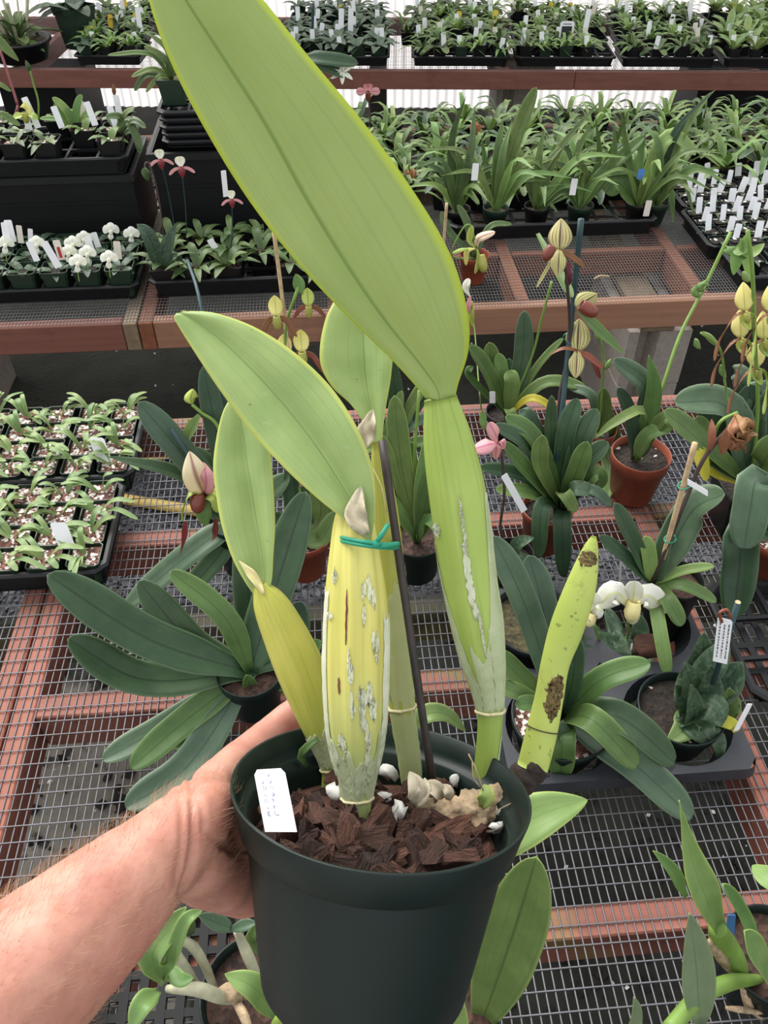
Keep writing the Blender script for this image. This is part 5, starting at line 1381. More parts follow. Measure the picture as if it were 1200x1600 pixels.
for (mx, my, tx, ty, w_) in ((924, 942, 930, 926, .018), (932, 952, 944, 956, .015), (914, 958, 904, 968, .015)):
    addblade('petal', pl, [f2, onY(mx, my, yf - .015), onY(tx, ty, yf - .012)], w_, 'petal_white', prof='petal', fold=-.3, nl=10, nw=6, th=.0007)
egg(pl, onY(922, 968, yf - .018), RC @ Vector((.3, .9, .3)), .010, .026, 'pouch_cream')
vv, ff = chunk(.05, .035, .03, 77); o = mobj('bark_chunk', vv, ff, 'bark', None, local=True, loc=None); o.location = on(1015, 1010, HZ + .012); setp(o, 'large red-brown chunk of bark on the grey pocket tray', 'bark')
for (px, py, hh, lb) in ((988, 1030, .028, 'small pale tag end beside the white-flowered orchid'), (905, 1090, .024, 'pale tag half hidden under the strap leaves of the grey tray')):
    c0 = onY(px - 5, py, c.y - .05); c1 = onY(px + 5, py, c.y - .05); ptag(lb, c0, c1, c1 + RC @ Vector((.004, hh, 0)))
c0 = onY(966, 925, c.y + .09); ptag('narrow white tag standing edge-on behind the white flower', c0, onY(969, 925, c.y + .09), onY(972, 872, c.y + .1))
# mottled rosette in the front-right pocket
p = pk[('R', 'F')]; c = Vector((p[0] + .0, p[1], TOP + .072))
pl = thing('mottled_orchid', 'small orchid with short dark mottled leaves in the grey tray, front right', 'orchid', (p[0], p[1], TOP + .004))
pocket_pot(pl, p, 'pot_green', 'soil_dark', p[2] * .8)
for s in (((1094, 1055), (1100, 988), .03, .05, 44, 'leaf_mottled'), ((1128, 1070), (1160, 1035), .01, .02, 46, 'leaf_mottled'), ((1082, 1085), (1070, 1035), .0, .01, 38, 'leaf_mottled'), ((1110, 1105), (1128, 1135), -.03, -.05, 40, 'leaf_mottled'), ((1072, 1135), (1042, 1162), -.03, -.05, 30, 'leaf_green'), ((1118, 1150), (1124, 1190), -.05, -.07, 20, 'leaf_mottled'), ((1085, 1125), (1080, 1070), -.03, -.03, 34, 'leaf_mottled'),
          ((1130, 1110), (1140, 1075), -.01, -.01, 36, 'leaf_green'), ((1140, 1130), (1148, 1145), -.04, -.05, 16, 'leaf_yellow'), ((1095, 1140), (1110, 1165), -.04, -.06, 34, 'leaf_mottled'), ((1112, 1040), (1138, 1000), .02, .04, 34, 'leaf_mottled'), ((1075, 1110), (1056, 1070), -.01, 0, 34, 'leaf_mottled'), ((1105, 1090), (1112, 1040), -.01, .0, 36, 'leaf_mottled')):
    s = s[:4] + (s[4] * 1.35,) + s[5:] + ('ellip', .2); pxleaf(pl, c, s, nl=12, nw=6)
st_ = stick('plant_stake', 'dark teal stake with a pale cut top, in the small mottled orchid', 'stake', [onY(1153, 942, c.y + .0), onY(1114, 1068, c.y - .015)], .0042, 'stake_teal')
MB().lathe([(.0001, .0005), (.0038, .0005), (.0038, 0)], 10, onY(1153, 941, c.y), (onY(1153, 942, c.y) - onY(1114, 1068, c.y - .015)).to_track_quat('Z', 'Y').to_matrix()).build('cut_end', 'stake_tan', st_)
ptag('white printed tag wired to the teal stake of the mottled orchid', onY(1114, 1033, c.y - .02), onY(1136, 1038, c.y - .02), onY(1145, 970, c.y - .012), lines=3)
wv = [onY(1128, 972, c.y - .014), onY(1124, 958, c.y - .012), onY(1136, 953, c.y - .01), onY(1142, 966, c.y - .012)]
setp(MB().tube([crom(wv, i / 12) for i in range(13)], .0022, 6).build('dead_flower_stub', 'petal_brown', smooth=True, loc=wv[0]), 'shrivelled brown flower stub above the printed tag', 'flower')
ptag('white tag leaning out of the mottled orchid\'s pot to the right', onY(1146, 1142, c.y - .05), onY(1154, 1142, c.y - .05), onY(1176, 1100, c.y - .04), lines=0)
# black lattice tray at the right edge
tray('black open tray at the right edge beside the grey pocket tray', on(1165, 1100, TOP).x + .005, on(1165, 1110, TOP).y, .3, .26, TOP, 3, 3, h=.03, latz=.018)

# ---- orchid at the bottom right in a green pot
B = Vector((on(1200, 1500, .58).x, on(1200, 1500, .58).y, TOP))
pl = thing('cattleya_orchid', 'orchid with stiff pale leaves in a green pot at the bottom right corner', 'orchid', B)
lathe_pot(pl, B, .06, .10, 'pot_green', 'soil_bark'); c = B + Vector((0, 0, .085))
def pl3(pl, pts, wpx, mat, prof='ellip', fold=.3, name='leaf', **k):
    P = [onY(x, y, c.y + d) for x, y, d in pts]; P = [q if q.z > TOP + .01 else q + Vector((0, 0, TOP + .012 - q.z)) for q in P]; addblade(name, pl, P, wpx * .5 / F * depth(P[len(P) // 2]), mat, prof=prof, fold=fold, nl=18, nw=6, th=.0018, **k)
pl3(pl, [(1124, 1452, .0), (1098, 1390, .01), (1078, 1330, .03), (1062, 1252, .05)], 52, 'leaf_bright', 'spear', .4)
pl3(pl, [(1072, 1402, .03), (1052, 1362, .04), (1022, 1330, .05)], 22, 'leaf_bright', 'lance')
pl3(pl, [(1185, 1480, .0), (1158, 1425, .02), (1130, 1382, .03)], 22, 'leaf_bright', 'strap', .6)
pl3(pl, [(1225, 1580, -.04), (1190, 1505, -.04), (1164, 1455, -.03)], 38, 'leaf_bright', 'strap', .4)
pl3(pl, [(1094, 1600, -.08), (1088, 1510, -.05), (1078, 1428, -.03)], 54, 'leaf_grey', 'ellip', .3)
pl3(pl, [(1240, 1372, .0), (1205, 1372, .0), (1175, 1352, .02)], 40, 'leaf_bright', 'ellip', .3)
pl3(pl, [(985, 1630, -.08), (992, 1590, -.08), (992, 1560, -.08)], 24, 'leaf_grey', 'lance', .3)
def tubepx(pl, pts, rpx, mat, name, flat=None):
    P = [onY(x, y, c.y + d) for x, y, d in pts]
    R_ = [r / F * depth(p) for r, p in zip(rpx, P)]
    n = 20; rs = [crom([Vector((r, 0, 0)) for r in R_], i / n).x for i in range(n + 1)]
    return MB().tube([crom(P, i / n) for i in range(n + 1)], rs, 12).build(name, mat, pl, smooth=True)
tubepx(pl, [(1120, 1448, .0), (1130, 1475, .0), (1145, 1500, -.01), (1160, 1522, -.01)], [13, 21, 20, 10], 'stem_green', 'pseudobulb')
tubepx(pl, [(1188, 1530, -.02), (1140, 1535, -.04), (1090, 1560, -.06), (1045, 1610, -.09)], [7, 12, 13, 13], 'stem_green', 'pseudobulb')
tubepx(pl, [(1110, 1470, -.005), (1130, 1500, -.015), (1165, 1535, -.02)], [5, 9, 5], 'root_tan', 'dry_stem')
tubepx(pl, [(1162, 1540, -.03), (1170, 1570, -.04), (1190, 1590, -.04)], [7, 7, 5], 'root_tan', 'rhizome')
tubepx(pl, [(1135, 1575, -.05), (1160, 1578, -.05), (1190, 1582, -.045)], [3, 5, 3], 'root_tan', 'root')
ptag('bright blue tag in the green pot at the bottom right', onY(1134, 1464, c.y + .02), onY(1147, 1464, c.y + .02), onY(1150, 1430, c.y + .03), 'tag_blue')

# ---- dendrobium at the bottom left under the hand, in a black mesh tray
mt = thing('mesh_tray', 'black plastic mesh tray under the hand at the bottom left', 'tray', (on(300, 1520, TOP).x, on(300, 1520, TOP).y, TOP))
x0, x1, y0, y1 = -.36, -.02, .22, .56
b = MB(); n = 14
for i in range(n + 1): x = x0 + (x1 - x0) * i / n; b.box(x - .006, x + .006, y0, y1, TOP, TOP + .005)
for i in range(n + 1): y = y0 + (y1 - y0) * i / n; b.box(x0, x1, y - .005, y + .005, TOP, TOP + .0045)
b.build('mesh_floor', 'crate_black', mt)
b = MB().box(x0 - .008, x1 + .008, y1, y1 + .008, TOP, TOP + .05).box(x0 - .008, x1 + .008, y0 - .008, y0, TOP, TOP + .05).box(x0 - .008, x0, y0, y1, TOP, TOP + .05).box(x1, x1 + .008, y0, y1, TOP, TOP + .05)
b.build('side_wall', 'tray_black', mt)
B = Vector((on(405, 1560, .58).x, on(405, 1560, .58).y, TOP + .006))
pl = thing('dendrobium_orchid', 'sprawling orchid with grey canes in a green pot under the held pot, bottom left', 'orchid', B)
lathe_pot(pl, B, .07, .09, 'pot_green', 'soil_bark'); c = B + Vector((0, 0, .078))
tubepx(pl, [(262, 1545, -.0), (310, 1546, -.01), (345, 1558, -.01), (372, 1560, .0)], [6, 11, 10, 8], 'stem_grey', 'cane')
tubepx(pl, [(272, 1465, .03), (300, 1478, .03), (322, 1512, .02), (338, 1555, .01)], [6, 8, 7, 6], 'stem_grey', 'cane')
tubepx(pl, [(276, 1490, .02), (290, 1515, .01), (312, 1548, .0)], [7, 9, 6], 'stem_grey', 'cane')
tubepx(pl, [(370, 1455, .05), (388, 1495, .03), (406, 1535, .01)], [6, 9, 6], 'stem_grey', 'cane')
tubepx(pl, [(368, 1565, -.01), (380, 1585, -.03), (390, 1610, -.05)], [6, 8, 6], 'root_tan', 'root')
tubepx(pl, [(340, 1555, .0), (360, 1550, -.005), (372, 1565, -.01)], [8, 14, 8], 'root_tan', 'rhizome')
pl3(pl, [(258, 1535, .0), (238, 1495, .0), (262, 1455, .01), (290, 1418, .02)], 44, 'leaf_bright', 'lance', .45)
pl3(pl, [(255, 1530, .0), (270, 1495, -.005), (290, 1440, .0), (316, 1422, .01)], 26, 'leaf_bright', 'lance', .4)
pl3(pl, [(260, 1505, .01), (280, 1530, -.01), (302, 1528, -.01)], 24, 'leaf_bright', 'lance', .3)
pl3(pl, [(248, 1548, .0), (222, 1570, -.02), (204, 1610, -.04)], 34, 'leaf_bright', 'lance', .3)
pl3(pl, [(362, 1450, .05), (335, 1440, .05), (310, 1430, .05)], 26, 'leaf_blue', 'ellip', .3)
pl3(pl, [(362, 1452, .05), (385, 1445, .05), (400, 1442, .05)], 18, 'leaf_blue', 'ellip', .3)
pl3(pl, [(400, 1445, .06), (392, 1470, .05), (404, 1492, .04)], 16, 'leaf_green', 'lance', .3)
pl3(pl, [(435, 1590, -.02), (400, 1545, -.02), (352, 1522, -.01)], 42, 'leaf_bright', 'lance', .25)
pl3(pl, [(276, 1490, .02), (272, 1476, .02), (270, 1468, .02)], 12, 'leaf_yellow', 'ellip')
pl3(pl, [(300, 1460, .04), (290, 1440, .045), (284, 1425, .05)], 24, 'leaf_shade', 'ellip')
tubepx(pl, [(430, 1600, -.05), (440, 1590, -.05), (455, 1575, -.05)], [7, 9, 5], 'bulb_green', 'pseudobulb')

# ---- plant below the held pot: big leaves rising on its right
B = Vector((on(690, 1640, .5).x, on(690, 1640, .5).y, TOP))
pl = thing('upright_leaf_orchid', 'orchid standing below the held pot, wide green leaves showing right of it', 'orchid', B)
lathe_pot(pl, B, .065, .10, 'pot_green', 'soil_bark'); c = B + Vector((0, 0, .085))
pl3(pl, [(735, 1650, -.0), (770, 1550, .02), (808, 1440, .05), (838, 1340, .07)], 98, 'leaf_green', 'petal', .3)
pl3(pl, [(700, 1660, -.05), (706, 1610, -.05), (716, 1545, -.04)], 56, 'leaf_bright', 'lance', .3)
pl3(pl, [(765, 1335, .06), (812, 1292, .065), (858, 1268, .07), (918, 1250, .08)], 74, 'leaf_bright', 'ellip', .25)
stem(pl, [c, onY(730, 1480, c.y + .04), onY(765, 1335, c.y + .06)], .003)
pl3(pl, [(640, 1150, .33), (662, 1118, .335), (696, 1116, .34), (728, 1142, .34)], 30, 'leaf_green', 'lance', .3)
stem(pl, [c, onY(640, 1400, c.y + .25), onY(640, 1150, c.y + .33)], .003)

# ================================================================== middle bench
MT = .5035
def pot_plant(name, seed, pw, ph, potm, soilm, n, L, wd, mat, group, lift=(.15, .8), droop=.3, prof='strap', cat='orchid', fold=.3, fan=0.0, nl=6, nw=2, flower=None, mats=None):
    r2 = random.Random(seed)
    root = thing(name, 'x', cat, (0, 0, -5), group)
    square_pot_mesh(pw, ph).build('pot', potm, root, local=True)
    v, f = mix_disc(pw * .86, ph * .86, seed, 5); mobj('potting_mix', v, f, soilm, root, local=True)
    for k, m in enumerate(mats or [mat]):
        rosette(root, n if not mats else max(2, n // len(mats)), L, wd, ph * .84, m, r2, lift, droop, prof, nl, nw, fold, fan)
    root['fresh'] = 1
    return root
def put(proto, loc, rz, label, scale=1, group=None):
    if proto.get('fresh'):
        del proto['fresh']; proto.location = loc; proto.rotation_euler.z = rz; proto.scale = (scale,) * 3; proto['label'] = label
        if group: proto['group'] = group
        return proto
    return dup(proto, loc, rz, scale, label, group)
tag_me = {}
def tagmesh(mat, w_=.018, h=.07):
    k = (mat, w_, h)
    if k not in tag_me:
        v, f = plate(Vector((-w_ / 2, 0, 0)), Vector((w_ / 2, 0, 0)), Vector((w_ / 2, 0, h)))
        o = mobj('plant_tag', v, f, mat, None, smooth=False, local=True); tag_me[k] = o.data; bpy.data.objects.remove(o)
    return tag_me[k]
def mtag(loc, label, mat='tag_white', w_=.018, h=.07, rz=0, tilt=0, roll=0, group=None):
    o = bpy.data.objects.new('plant_tag', tagmesh(mat, w_, h)); COL.objects.link(o); o.location = loc; o.rotation_euler = (tilt, roll, rz)
    return setp(o, label, 'tag', group)
mr = random.Random(31)

# front left tray: green square pots, white flowers, tags
fx = -.535; tray('black carrier tray of white-flowered pots at the left front of the middle bench', fx - .545, 2.185, .545, .27, MT, 6, 3, h=.046, latz=.03)
PA = [pot_plant('white_flowered_seedling', 100 + s, .078, .086, 'pot_forest', 'soil_dark', 5, .065, .026, 'leaf_mottled', 'pots in the left front carrier tray', lift=(.1, .5), droop=.25, prof='ellip') for s in range(3)]
k = 0
for j in range(3):
    for i in range(6):
        x = fx - .047 - i * .09; y = 2.23 + j * .087
        put(PA[k % 3], (x, y, MT + .004), mr.choice((0, PI / 2, PI)), 'mottled plant in left front carrier tray, %s row, %s pot from the right' % (('front', 'middle', 'rear')[j], ORD[i])); k += 1
def whiteflower(x, y, Y, s, label):
    c = onY(x, y, Y); V = (CAM - c).normalized()
    r = thing('white_flower', label, 'flower', c)
    U = RC @ Vector((0, 1, 0)); X_ = RC @ Vector((1, 0, 0))
    for (a, l, w_) in ((20, 1, .5), (160, 1, .5), (90, .8, .42), (270, .6, .3)):
        d = X_ * math.cos(math.radians(a)) + U * math.sin(math.radians(a))
        addblade('petal', r, [c, c + d * s * .55 + V * .003, c + d * s - V * .002], s * w_, 'petal_white', V, prof='petal', fold=-.15, nl=7, nw=4)
    egg(r, c + V * .004 - U * s * .2, U * .8 + V * .5, s * .22, s * .55, 'petal_white')
    stem(r, [c - U * s * .2, c - U * s * .6 - V * .01, c - U * s * 1.3 - Vector((0, 0, .02))], .0012)
for n_, (x, y, Y, lab) in enumerate(((113, 388, 2.3, 'beside the red-marked tag'), (131, 380, 2.36, 'second from the red-marked tag'), (107, 402, 2.27, 'touching the red-marked tag'), (121, 417, 2.2, 'hanging lowest over the front pot'), (136, 403, 2.25, 'below the paired tags'), (173, 327 + 40, 2.4, 'highest at right'), (170, 411, 2.2, 'lowest, beside the cream tag'), (57, 388, 2.3, 'over the yellowing leaf'), (8, 388, 2.28, 'at the picture\'s left edge'), (205, 373, 2.4, 'drooping outside the tray\'s right end'))):
    whiteflower(x, y - 6, Y - .01, .026, 'small white slipper flower in the left front tray, %s' % lab)
for (x, y, Y, w_, h, mt_, ro, lab) in ((92, 418, 2.19, .021, .075, 'tag_white', -.35, 'large blank white tag leaning over the front of the left tray'), (97, 406, 2.24, .02, .055, 'tag_cream', -.1, 'cream tag with a red stripe in the left front tray'), (185, 405, 2.25, .02, .05, 'tag_cream', .08, 'rounded cream tag at the right end of the left tray'), (58, 408, 2.22, .018, .055, 'tag_white', -.2, 'white tag beside the yellowing leaf in the left tray'),
        (146, 400, 2.28, .02, .055, 'tag_white', -.15, 'white tag among the clustered white flowers'), (155, 390, 2.35, .018, .05, 'tag_white', -.15, 'white tag behind the clustered white flowers'), (20, 378, 2.3, .022, .06, 'tag_white', .0, 'wide white tag at the left end of the left tray'), (33, 380, 2.34, .016, .05, 'tag_cream', .1, 'narrow cream tag at the left end of the left tray'), (48, 382, 2.36, .014, .045, 'tag_white', .2, 'thin white tag behind the yellowing leaf'), (12, 382, 2.28, .02, .06, 'tag_white', .1, 'white tag cut by the left edge of the picture, middle bench')):
    c0 = onY(x, y, Y); c0.z = max(c0.z, MT + .072); t_ = mtag(c0, lab, mt_, w_, h, 0, -.2, ro)
    if 'red stripe' in lab:
        v, f = plate(Vector((-.004, -.001, .006)), Vector((.004, -.001, .006)), Vector((.004, -.001, .036))); mobj('red_stripe', v, f, 'tag_red', t_, smooth=False, local=True)

# second front tray: bare-looking pots with star-shaped green plants and dark flowers
tray('black carrier tray behind the wide held leaf, right of the white-flowered tray', -.505, 2.185, .545, .27, MT, 6, 3)
PB = [pot_plant('green_slipper_seedling', 120 + s, .078, .08, 'pot_black', 'soil_bark', 9, .10, .024, 'leaf_shade', 'pots in the second front carrier tray', lift=(.2, .95), droop=.3, prof='lance') for s in range(3)]
k = 0
for j in range(3):
    for i in range(6):
        if (i + j * 2) % 5 == 3: continue
        put(PB[k % 3], (-.505 + .048 + i * .09, 2.23 + j * .087, MT + .004), mr.uniform(0, 6.28) if 0 else mr.choice((0, PI / 2, PI)), 'leafy plant in second front carrier tray, %s row, %s pocket from the left' % (('front', 'middle', 'rear')[j], ORD[i]), 1); k += 1
c = onY(248, 395, 2.24); pl = thing('mottled_orchid', 'mottled broad-leaved slipper orchid at the corner of the second front tray', 'orchid', (c.x, 2.24, MT + .06))
for q in (((232, 370), (214, 350), 24), ((262, 385), (275, 350), 22), ((240, 395), (225, 362), 20), ((262, 410), (268, 422), 16), ((275, 400), (285, 425), 14)): pxleaf(pl, (c.x, 2.24, MT + .062), (q[0], q[1], 0, .01, q[2], 'leaf_mottled', 'ellip', .4))
def darkflower(x, y, x1, y1, Y, s, label):
    c = onY(x, y, Y); r = thing('slipper_flower', label, 'flower', c); V = (CAM - c).normalized()
    slipper(r, c, V + Vector((0, 0, .1)), s, 'petal_white', 'petal_pink', 'pouch_maroon', droop=.45, lw=.12, dl=.8)
    stem(r, [c, onY((x + x1) / 2 + 2, (y + y1) / 2, Y + .01), onY(x1, y1, Y + .01)], .0016, 'stake_teal')
darkflower(251, 250, 275, 372, 2.40, .034, 'white-topped maroon slipper flower, left of the pair before the black crate')
darkflower(283, 262, 292, 375, 2.38, .036, 'white-topped maroon slipper flower, right of the pair before the black crate')
darkflower(362, 312, 360, 400, 2.30, .030, 'maroon slipper flower beside the big held leaf, under a tag')
st = thing('drooping_bud', 'nodding green bud on a dark stem in front of the black crate', 'flower', onY(258, 385, 2.3))
stem(st, [onY(258, 385, 2.3), onY(248, 310, 2.32), onY(236, 262, 2.33), onY(228, 254, 2.33), onY(226, 265, 2.32)], .0022, 'stem_dark')
addblade('bud', st, [onY(226, 262, 2.32), onY(228, 272, 2.315), onY(232, 282, 2.32)], .011, 'leaf_shade', prof='ellip', fold=.5, th=.001)
ptag('long white tag hanging above the maroon flower by the big held leaf', onY(349, 308, 2.28), onY(357, 307, 2.28), onY(353, 266, 2.28))
ptag('slanting white tag among the leaves of the second front tray', onY(332, 390, 2.27), onY(341, 386, 2.27), onY(332, 372, 2.27))

# black crates with trays on top
def crate(label, x0, y0, w_, d_, z0, h):
    r = thing('black_crate', label, 'crate', (x0, y0, z0)); t = .008
    b = MB().box(0, w_, 0, t, 0, h).box(0, w_, d_ - t, d_, 0, h).box(0, t, t, d_ - t, 0, h).box(w_ - t, w_, t, d_ - t, 0, h).box(t, w_ - t, t, d_ - t, 0, t)
    b.build('walls', 'crate_black', r, local=True)
    b = MB().box(-.008, w_ + .008, -.008, 0, h - .02, h).box(-.008, w_ + .008, d_, d_ + .008, h - .02, h).box(-.008, 0, 0, d_, h - .02, h).box(w_, w_ + .008, 0, d_, h - .02, h)
    b.build('lip', 'tray_black', r, local=True)
    for k in range(3): MB().box(-.004, w_ + .004, -.004, 0, h * (.2 + .22 * k), h * (.2 + .22 * k) + .008).build('rib', 'crate_black', r, local=True)
    return r
crate('left black crate on the middle bench under a tray of flowering pots', -1.11, 2.51, .55, .30, MT, .235)
crate('black crate right of the other, carrying a stack of empty trays', -.50, 2.53, .55, .30, MT, .285)
tray('black carrier tray on top of the left crate, right one of two', -1.015, 2.50, .455, .285, MT + .237, 5, 3, h=.05)
tray('black carrier tray on top of the left crate, cut by the picture edge', -1.48, 2.50, .455, .285, MT + .237, 5, 3, h=.05)
crate('black crate at the far left supporting the tray cut by the picture edge', -1.68, 2.51, .55, .30, MT, .235)
PCs = [pot_plant('dark_pot_orchid', 140 + s, .075, .088, 'pot_black', 'soil_perlite', 6, .075, .022, 'leaf_shade' if s else 'leaf_green', 'pots in the trays on the left crate', lift=(.1, .9), droop=.3, prof='lance') for s in range(3)]
k = 0
for j in range(3):
    for i in range(7):
        x = -.605 - i * .092 - (.01 if i > 4 else 0)
        if (i * 3 + j) % 4 == 3: continue
        put(PCs[k % 3], (x, 2.55 + j * .09, MT + .241), mr.choice((0, PI / 2, PI)), 'dark pot plant in trays on the left crate, %s row, %s from the right' % (('front', 'middle', 'rear')[j], ORD[i])); k += 1
for (x, y, h, ro, mt_, lab) in ((48, 212, .05, 0, 'tag_white', 'short white tag at the left of the crate-top tray'), (60, 200, .085, -.25, 'tag_white', 'tall slanting white tag at the left of the crate-top tray'), (97, 200, .06, -.2, 'tag_white', 'white tag left of the bright strap leaves on the crate-top tray'), (149, 196, .065, -.2, 'tag_white', 'slanting white tag right of the bright strap leaves on the crate-top tray'), (182, 200, .06, -.15, 'tag_white', 'white tag nearest the right end of the crate-top tray'), (188, 188, .07, .0, 'tag_white', 'upright white tag behind the right end of the crate-top tray'), (131, 186, .05, .0, 'tag_cream', 'pale tag hidden in the bright strap leaves on the crate-top tray')):
    c0 = onY(x, y, 2.62 if y > 195 else 2.72); c0.z = max(c0.z, MT + .315); mtag(c0, lab, mt_, .019, h, 0, -.15, ro)
c = Vector((onY(118, 205, 2.68).x, 2.68, MT + .30)); pl = thing('bright_leaf_orchid', 'bright green strap-leaved plant in the tray on the left crate', 'orchid', c)
for q in (((105, 175), (82, 152), 13), ((120, 170), (128, 148), 12), ((112, 185), (104, 168), 10), ((130, 185), (140, 172), 10), ((95, 188), (62, 185), 9), ((105, 190), (84, 162), 8)): pxleaf(pl, c, (q[0], q[1], 0, 0, q[2], 'leaf_bright'))
c = Vector((onY(175, 208, 2.6).x, 2.6, MT + .30)); pl = thing('drooping_leaf_orchid', 'dark plant hanging its leaves over the right end of the crate-top tray', 'orchid', c)
for q in (((200, 192), (222, 235), 13), ((205, 190), (228, 200), 11), ((195, 180), (210, 170), 11), ((190, 185), (165, 182), 12), ((208, 205), (220, 240), 12)): pxleaf(pl, c, (q[0], q[1], -.02, -.05, q[2], 'leaf_shade'))
c = onY(40, 178, 2.62); pl = thing('yellow_slipper_flower', 'yellow hooded slipper flower at the left of the crate-top tray', 'flower', c)
addblade('dorsal_sepal', pl, [c, onY(40, 170, 2.61), onY(39, 159, 2.62)], .017, 'petal_yellow', prof='ellip', fold=-.3, nw=6, th=.0006)
addblade('petal', pl, [c, onY(30, 180, 2.6), onY(20, 184, 2.6)], .010, 'petal_green', prof='petal'); addblade('petal', pl, [c, onY(50, 180, 2.6), onY(58, 186, 2.6)], .010, 'petal_green', prof='petal')
egg(pl, onY(40, 184, 2.605), (0, 0, 1), .01, .03, 'pouch_green'); stem(pl, [c, onY(42, 200, 2.63), Vector((c.x, 2.64, MT + .29))], .002)

# stack of empty trays and the pot on top
for k in range(5):
    tray('empty black tray, %s of the stack on the right crate' % ('lowest', 'second from bottom', 'middle one', 'second from top', 'topmost')[k], -.462 + .004 * (k % 2), 2.55, .36, .24, MT + .287 + k * .0205, 0 if k < 4 else 4, 3, h=.024, latz=.012)
c = Vector((onY(268, 130, 2.62).x, 2.64, MT + .287 + 5 * .0205 + .002)); pl = thing('strap_leaf_orchid', 'spreading green orchid in a square pot on top of the empty tray stack', 'orchid', c)
square_pot_mesh(.085, .07, m='pot_forest').build('pot', 'pot_forest', pl, local=True); v, f = mix_disc(.073, .06, 9); mobj('potting_mix', v, f, 'soil_moss', pl, local=True)
c2 = c + Vector((0, 0, .06))
for q in (((240, 108), (205, 120), 9), ((235, 85), (168, 86), 8), ((230, 118), (210, 142), 10), ((262, 80), (236, 55), 9), ((270, 80), (268, 48), 9), ((258, 92), (225, 72), 10), ((250, 120), (228, 144), 8), ((278, 90), (300, 60), 9), ((262, 100), (245, 84), 12), ((275, 105), (292, 90), 10)):
    pxleaf(pl, c2, (q[0], q[1], -.02, -.03, q[2], 'leaf_green' if q[2] < 10 else 'leaf_shade'))

# terracotta pot with slipper flower at the bench front, centre
B = Vector((on(741, 446, MT).x, on(741, 446, MT).y + .03, MT)); pl = thing('slipper_orchid', 'slipper orchid in a small terracotta pot on the middle bench, cream and green flower', 'orchid', B)
lathe_pot(pl, B, .044, .085, 'pot_terracotta', 'soil_bark'); c = B + Vector((0, 0, .07)); Yf = B.y - .06
f_ = onY(745, 388, Yf)
stem(pl, [c, onY(706, 400, Yf), onY(720, 362, Yf), onY(735, 352, Yf), f_], .0022)
for q in (((748, 372), (774, 362), .013, 'petal_cream'), ((734, 350 + 25), (738, 352), .010, 'petal_green'), ((730, 392), (728, 415), .008, 'petal_yellow'), ((748, 405), (742, 428), .007, 'petal_green'), ((722, 390), (706, 396), .006, 'petal_green')):
    addblade('petal', pl, [f_, onY(*q[0], Yf - .008), onY(*q[1], Yf - .004)], q[2], q[3], prof='petal', fold=-.2, nl=8, nw=4, th=.0005)
egg(pl, onY(754, 412, Yf - .01), RC @ Vector((-.2, .95, .2)), .014, .05, 'pouch_green')
for q in (((700, 360), (690, 330), 12), ((765, 355), (800, 350), 10), ((730, 350), (715, 320), 12)): pxleaf(pl, c, (q[0], q[1], .02, .04, q[2], 'leaf_shade'))
stick('plant_stake', 'pale wooden stake just right of the big held leaf', 'stake', [onY(698, 318, 2.15), onY(694, 372, 2.15), onY(690, 440, 2.14)], .0042, 'stake_tan')
pl = thing('fading_flower', 'white and pink fading flower at the edge of the big held leaf', 'flower', onY(733, 470, 1.95))
addblade('petal', pl, [onY(735, 465, 1.95), onY(728, 450, 1.94), onY(733, 435, 1.95)], .010, 'petal_white', prof='petal', th=.0005)
addblade('petal', pl, [onY(735, 462, 1.95), onY(732, 480, 1.94), onY(728, 505, 1.95)], .007, 'petal_pink', prof='lance', th=.0005)
addblade('leaf', pl, [onY(737, 470, 1.95), onY(736, 495, 1.94), onY(740, 512, 1.95)], .009, 'petal_green', prof='lance', th=.0005)
stem(pl, [onY(736, 470, 1.95), onY(742, 520, 1.9), onY(748, 600, 1.55), on(752, 640, TOP + .06)], .0016)

# right half: solid black tray with pots, then the thicket of strap leaves
tray('solid black tray at the front of the thicket of strap leaves, middle bench', .40, 2.475, .67, .30, MT, 0, 0, h=.052)
strap = [('leaf_shade', [((705, 230), (728, 150), 15), ((720, 250), (655, 190), 10), ((690, 270), (640, 250), 12), ((735, 240), (742, 166), 15), ((700, 290), (672, 275), 12), ((718, 265), (700, 230), 12), ((738, 270), (730, 240), 10)], (715, 322)),
         ('leaf_green', [((778, 240), (786, 186), 18), ((805, 220), (838, 136), 22), ((785, 245), (800, 190), 14), ((760, 265), (752, 210), 12), ((790, 275), (812, 316), 14), ((820, 250), (862, 275), 15), ((815, 270), (870, 245), 14), ((770, 285), (745, 300), 12)], (775, 322)),
         ('leaf_shade', [((845, 270), (900, 205), 16), ((870, 240), (945, 150), 14), ((825, 285), (800, 240), 14), ((860, 300), (885, 305), 14), ((890, 260), (935, 222), 14), ((842, 250), (850, 200), 14)], (838, 335)),
         ('leaf_green', [((940, 275), (1008, 212), 22), ((900, 250), (925, 190), 16), ((880, 300), (830, 345), 16), ((915, 290), (900, 240), 20), ((935, 255), (930, 180), 13), ((905, 300), (860, 320), 14), ((950, 250), (985, 165), 12), ((955, 262), (960, 190), 16)], (905, 335)),
         ('leaf_bright', [((965, 285), (946, 302), 40), ((1040, 218), (1088, 240), 24), ((1000, 250), (1010, 200), 14), ((980, 240), (970, 175), 14), ((1010, 270), (1025, 215), 14), ((970, 260), (940, 230), 18)], (1000, 310)),
         ('leaf_deep', [((1060, 268), (1090, 356), 11), ((1080, 260), (1136, 292), 10), ((1046, 300), (1052, 350), 16), ((1050, 215), (1115, 142), 13), ((1030, 230), (1000, 190), 13), ((1045, 240), (1075, 185), 12)], (1028, 305))]
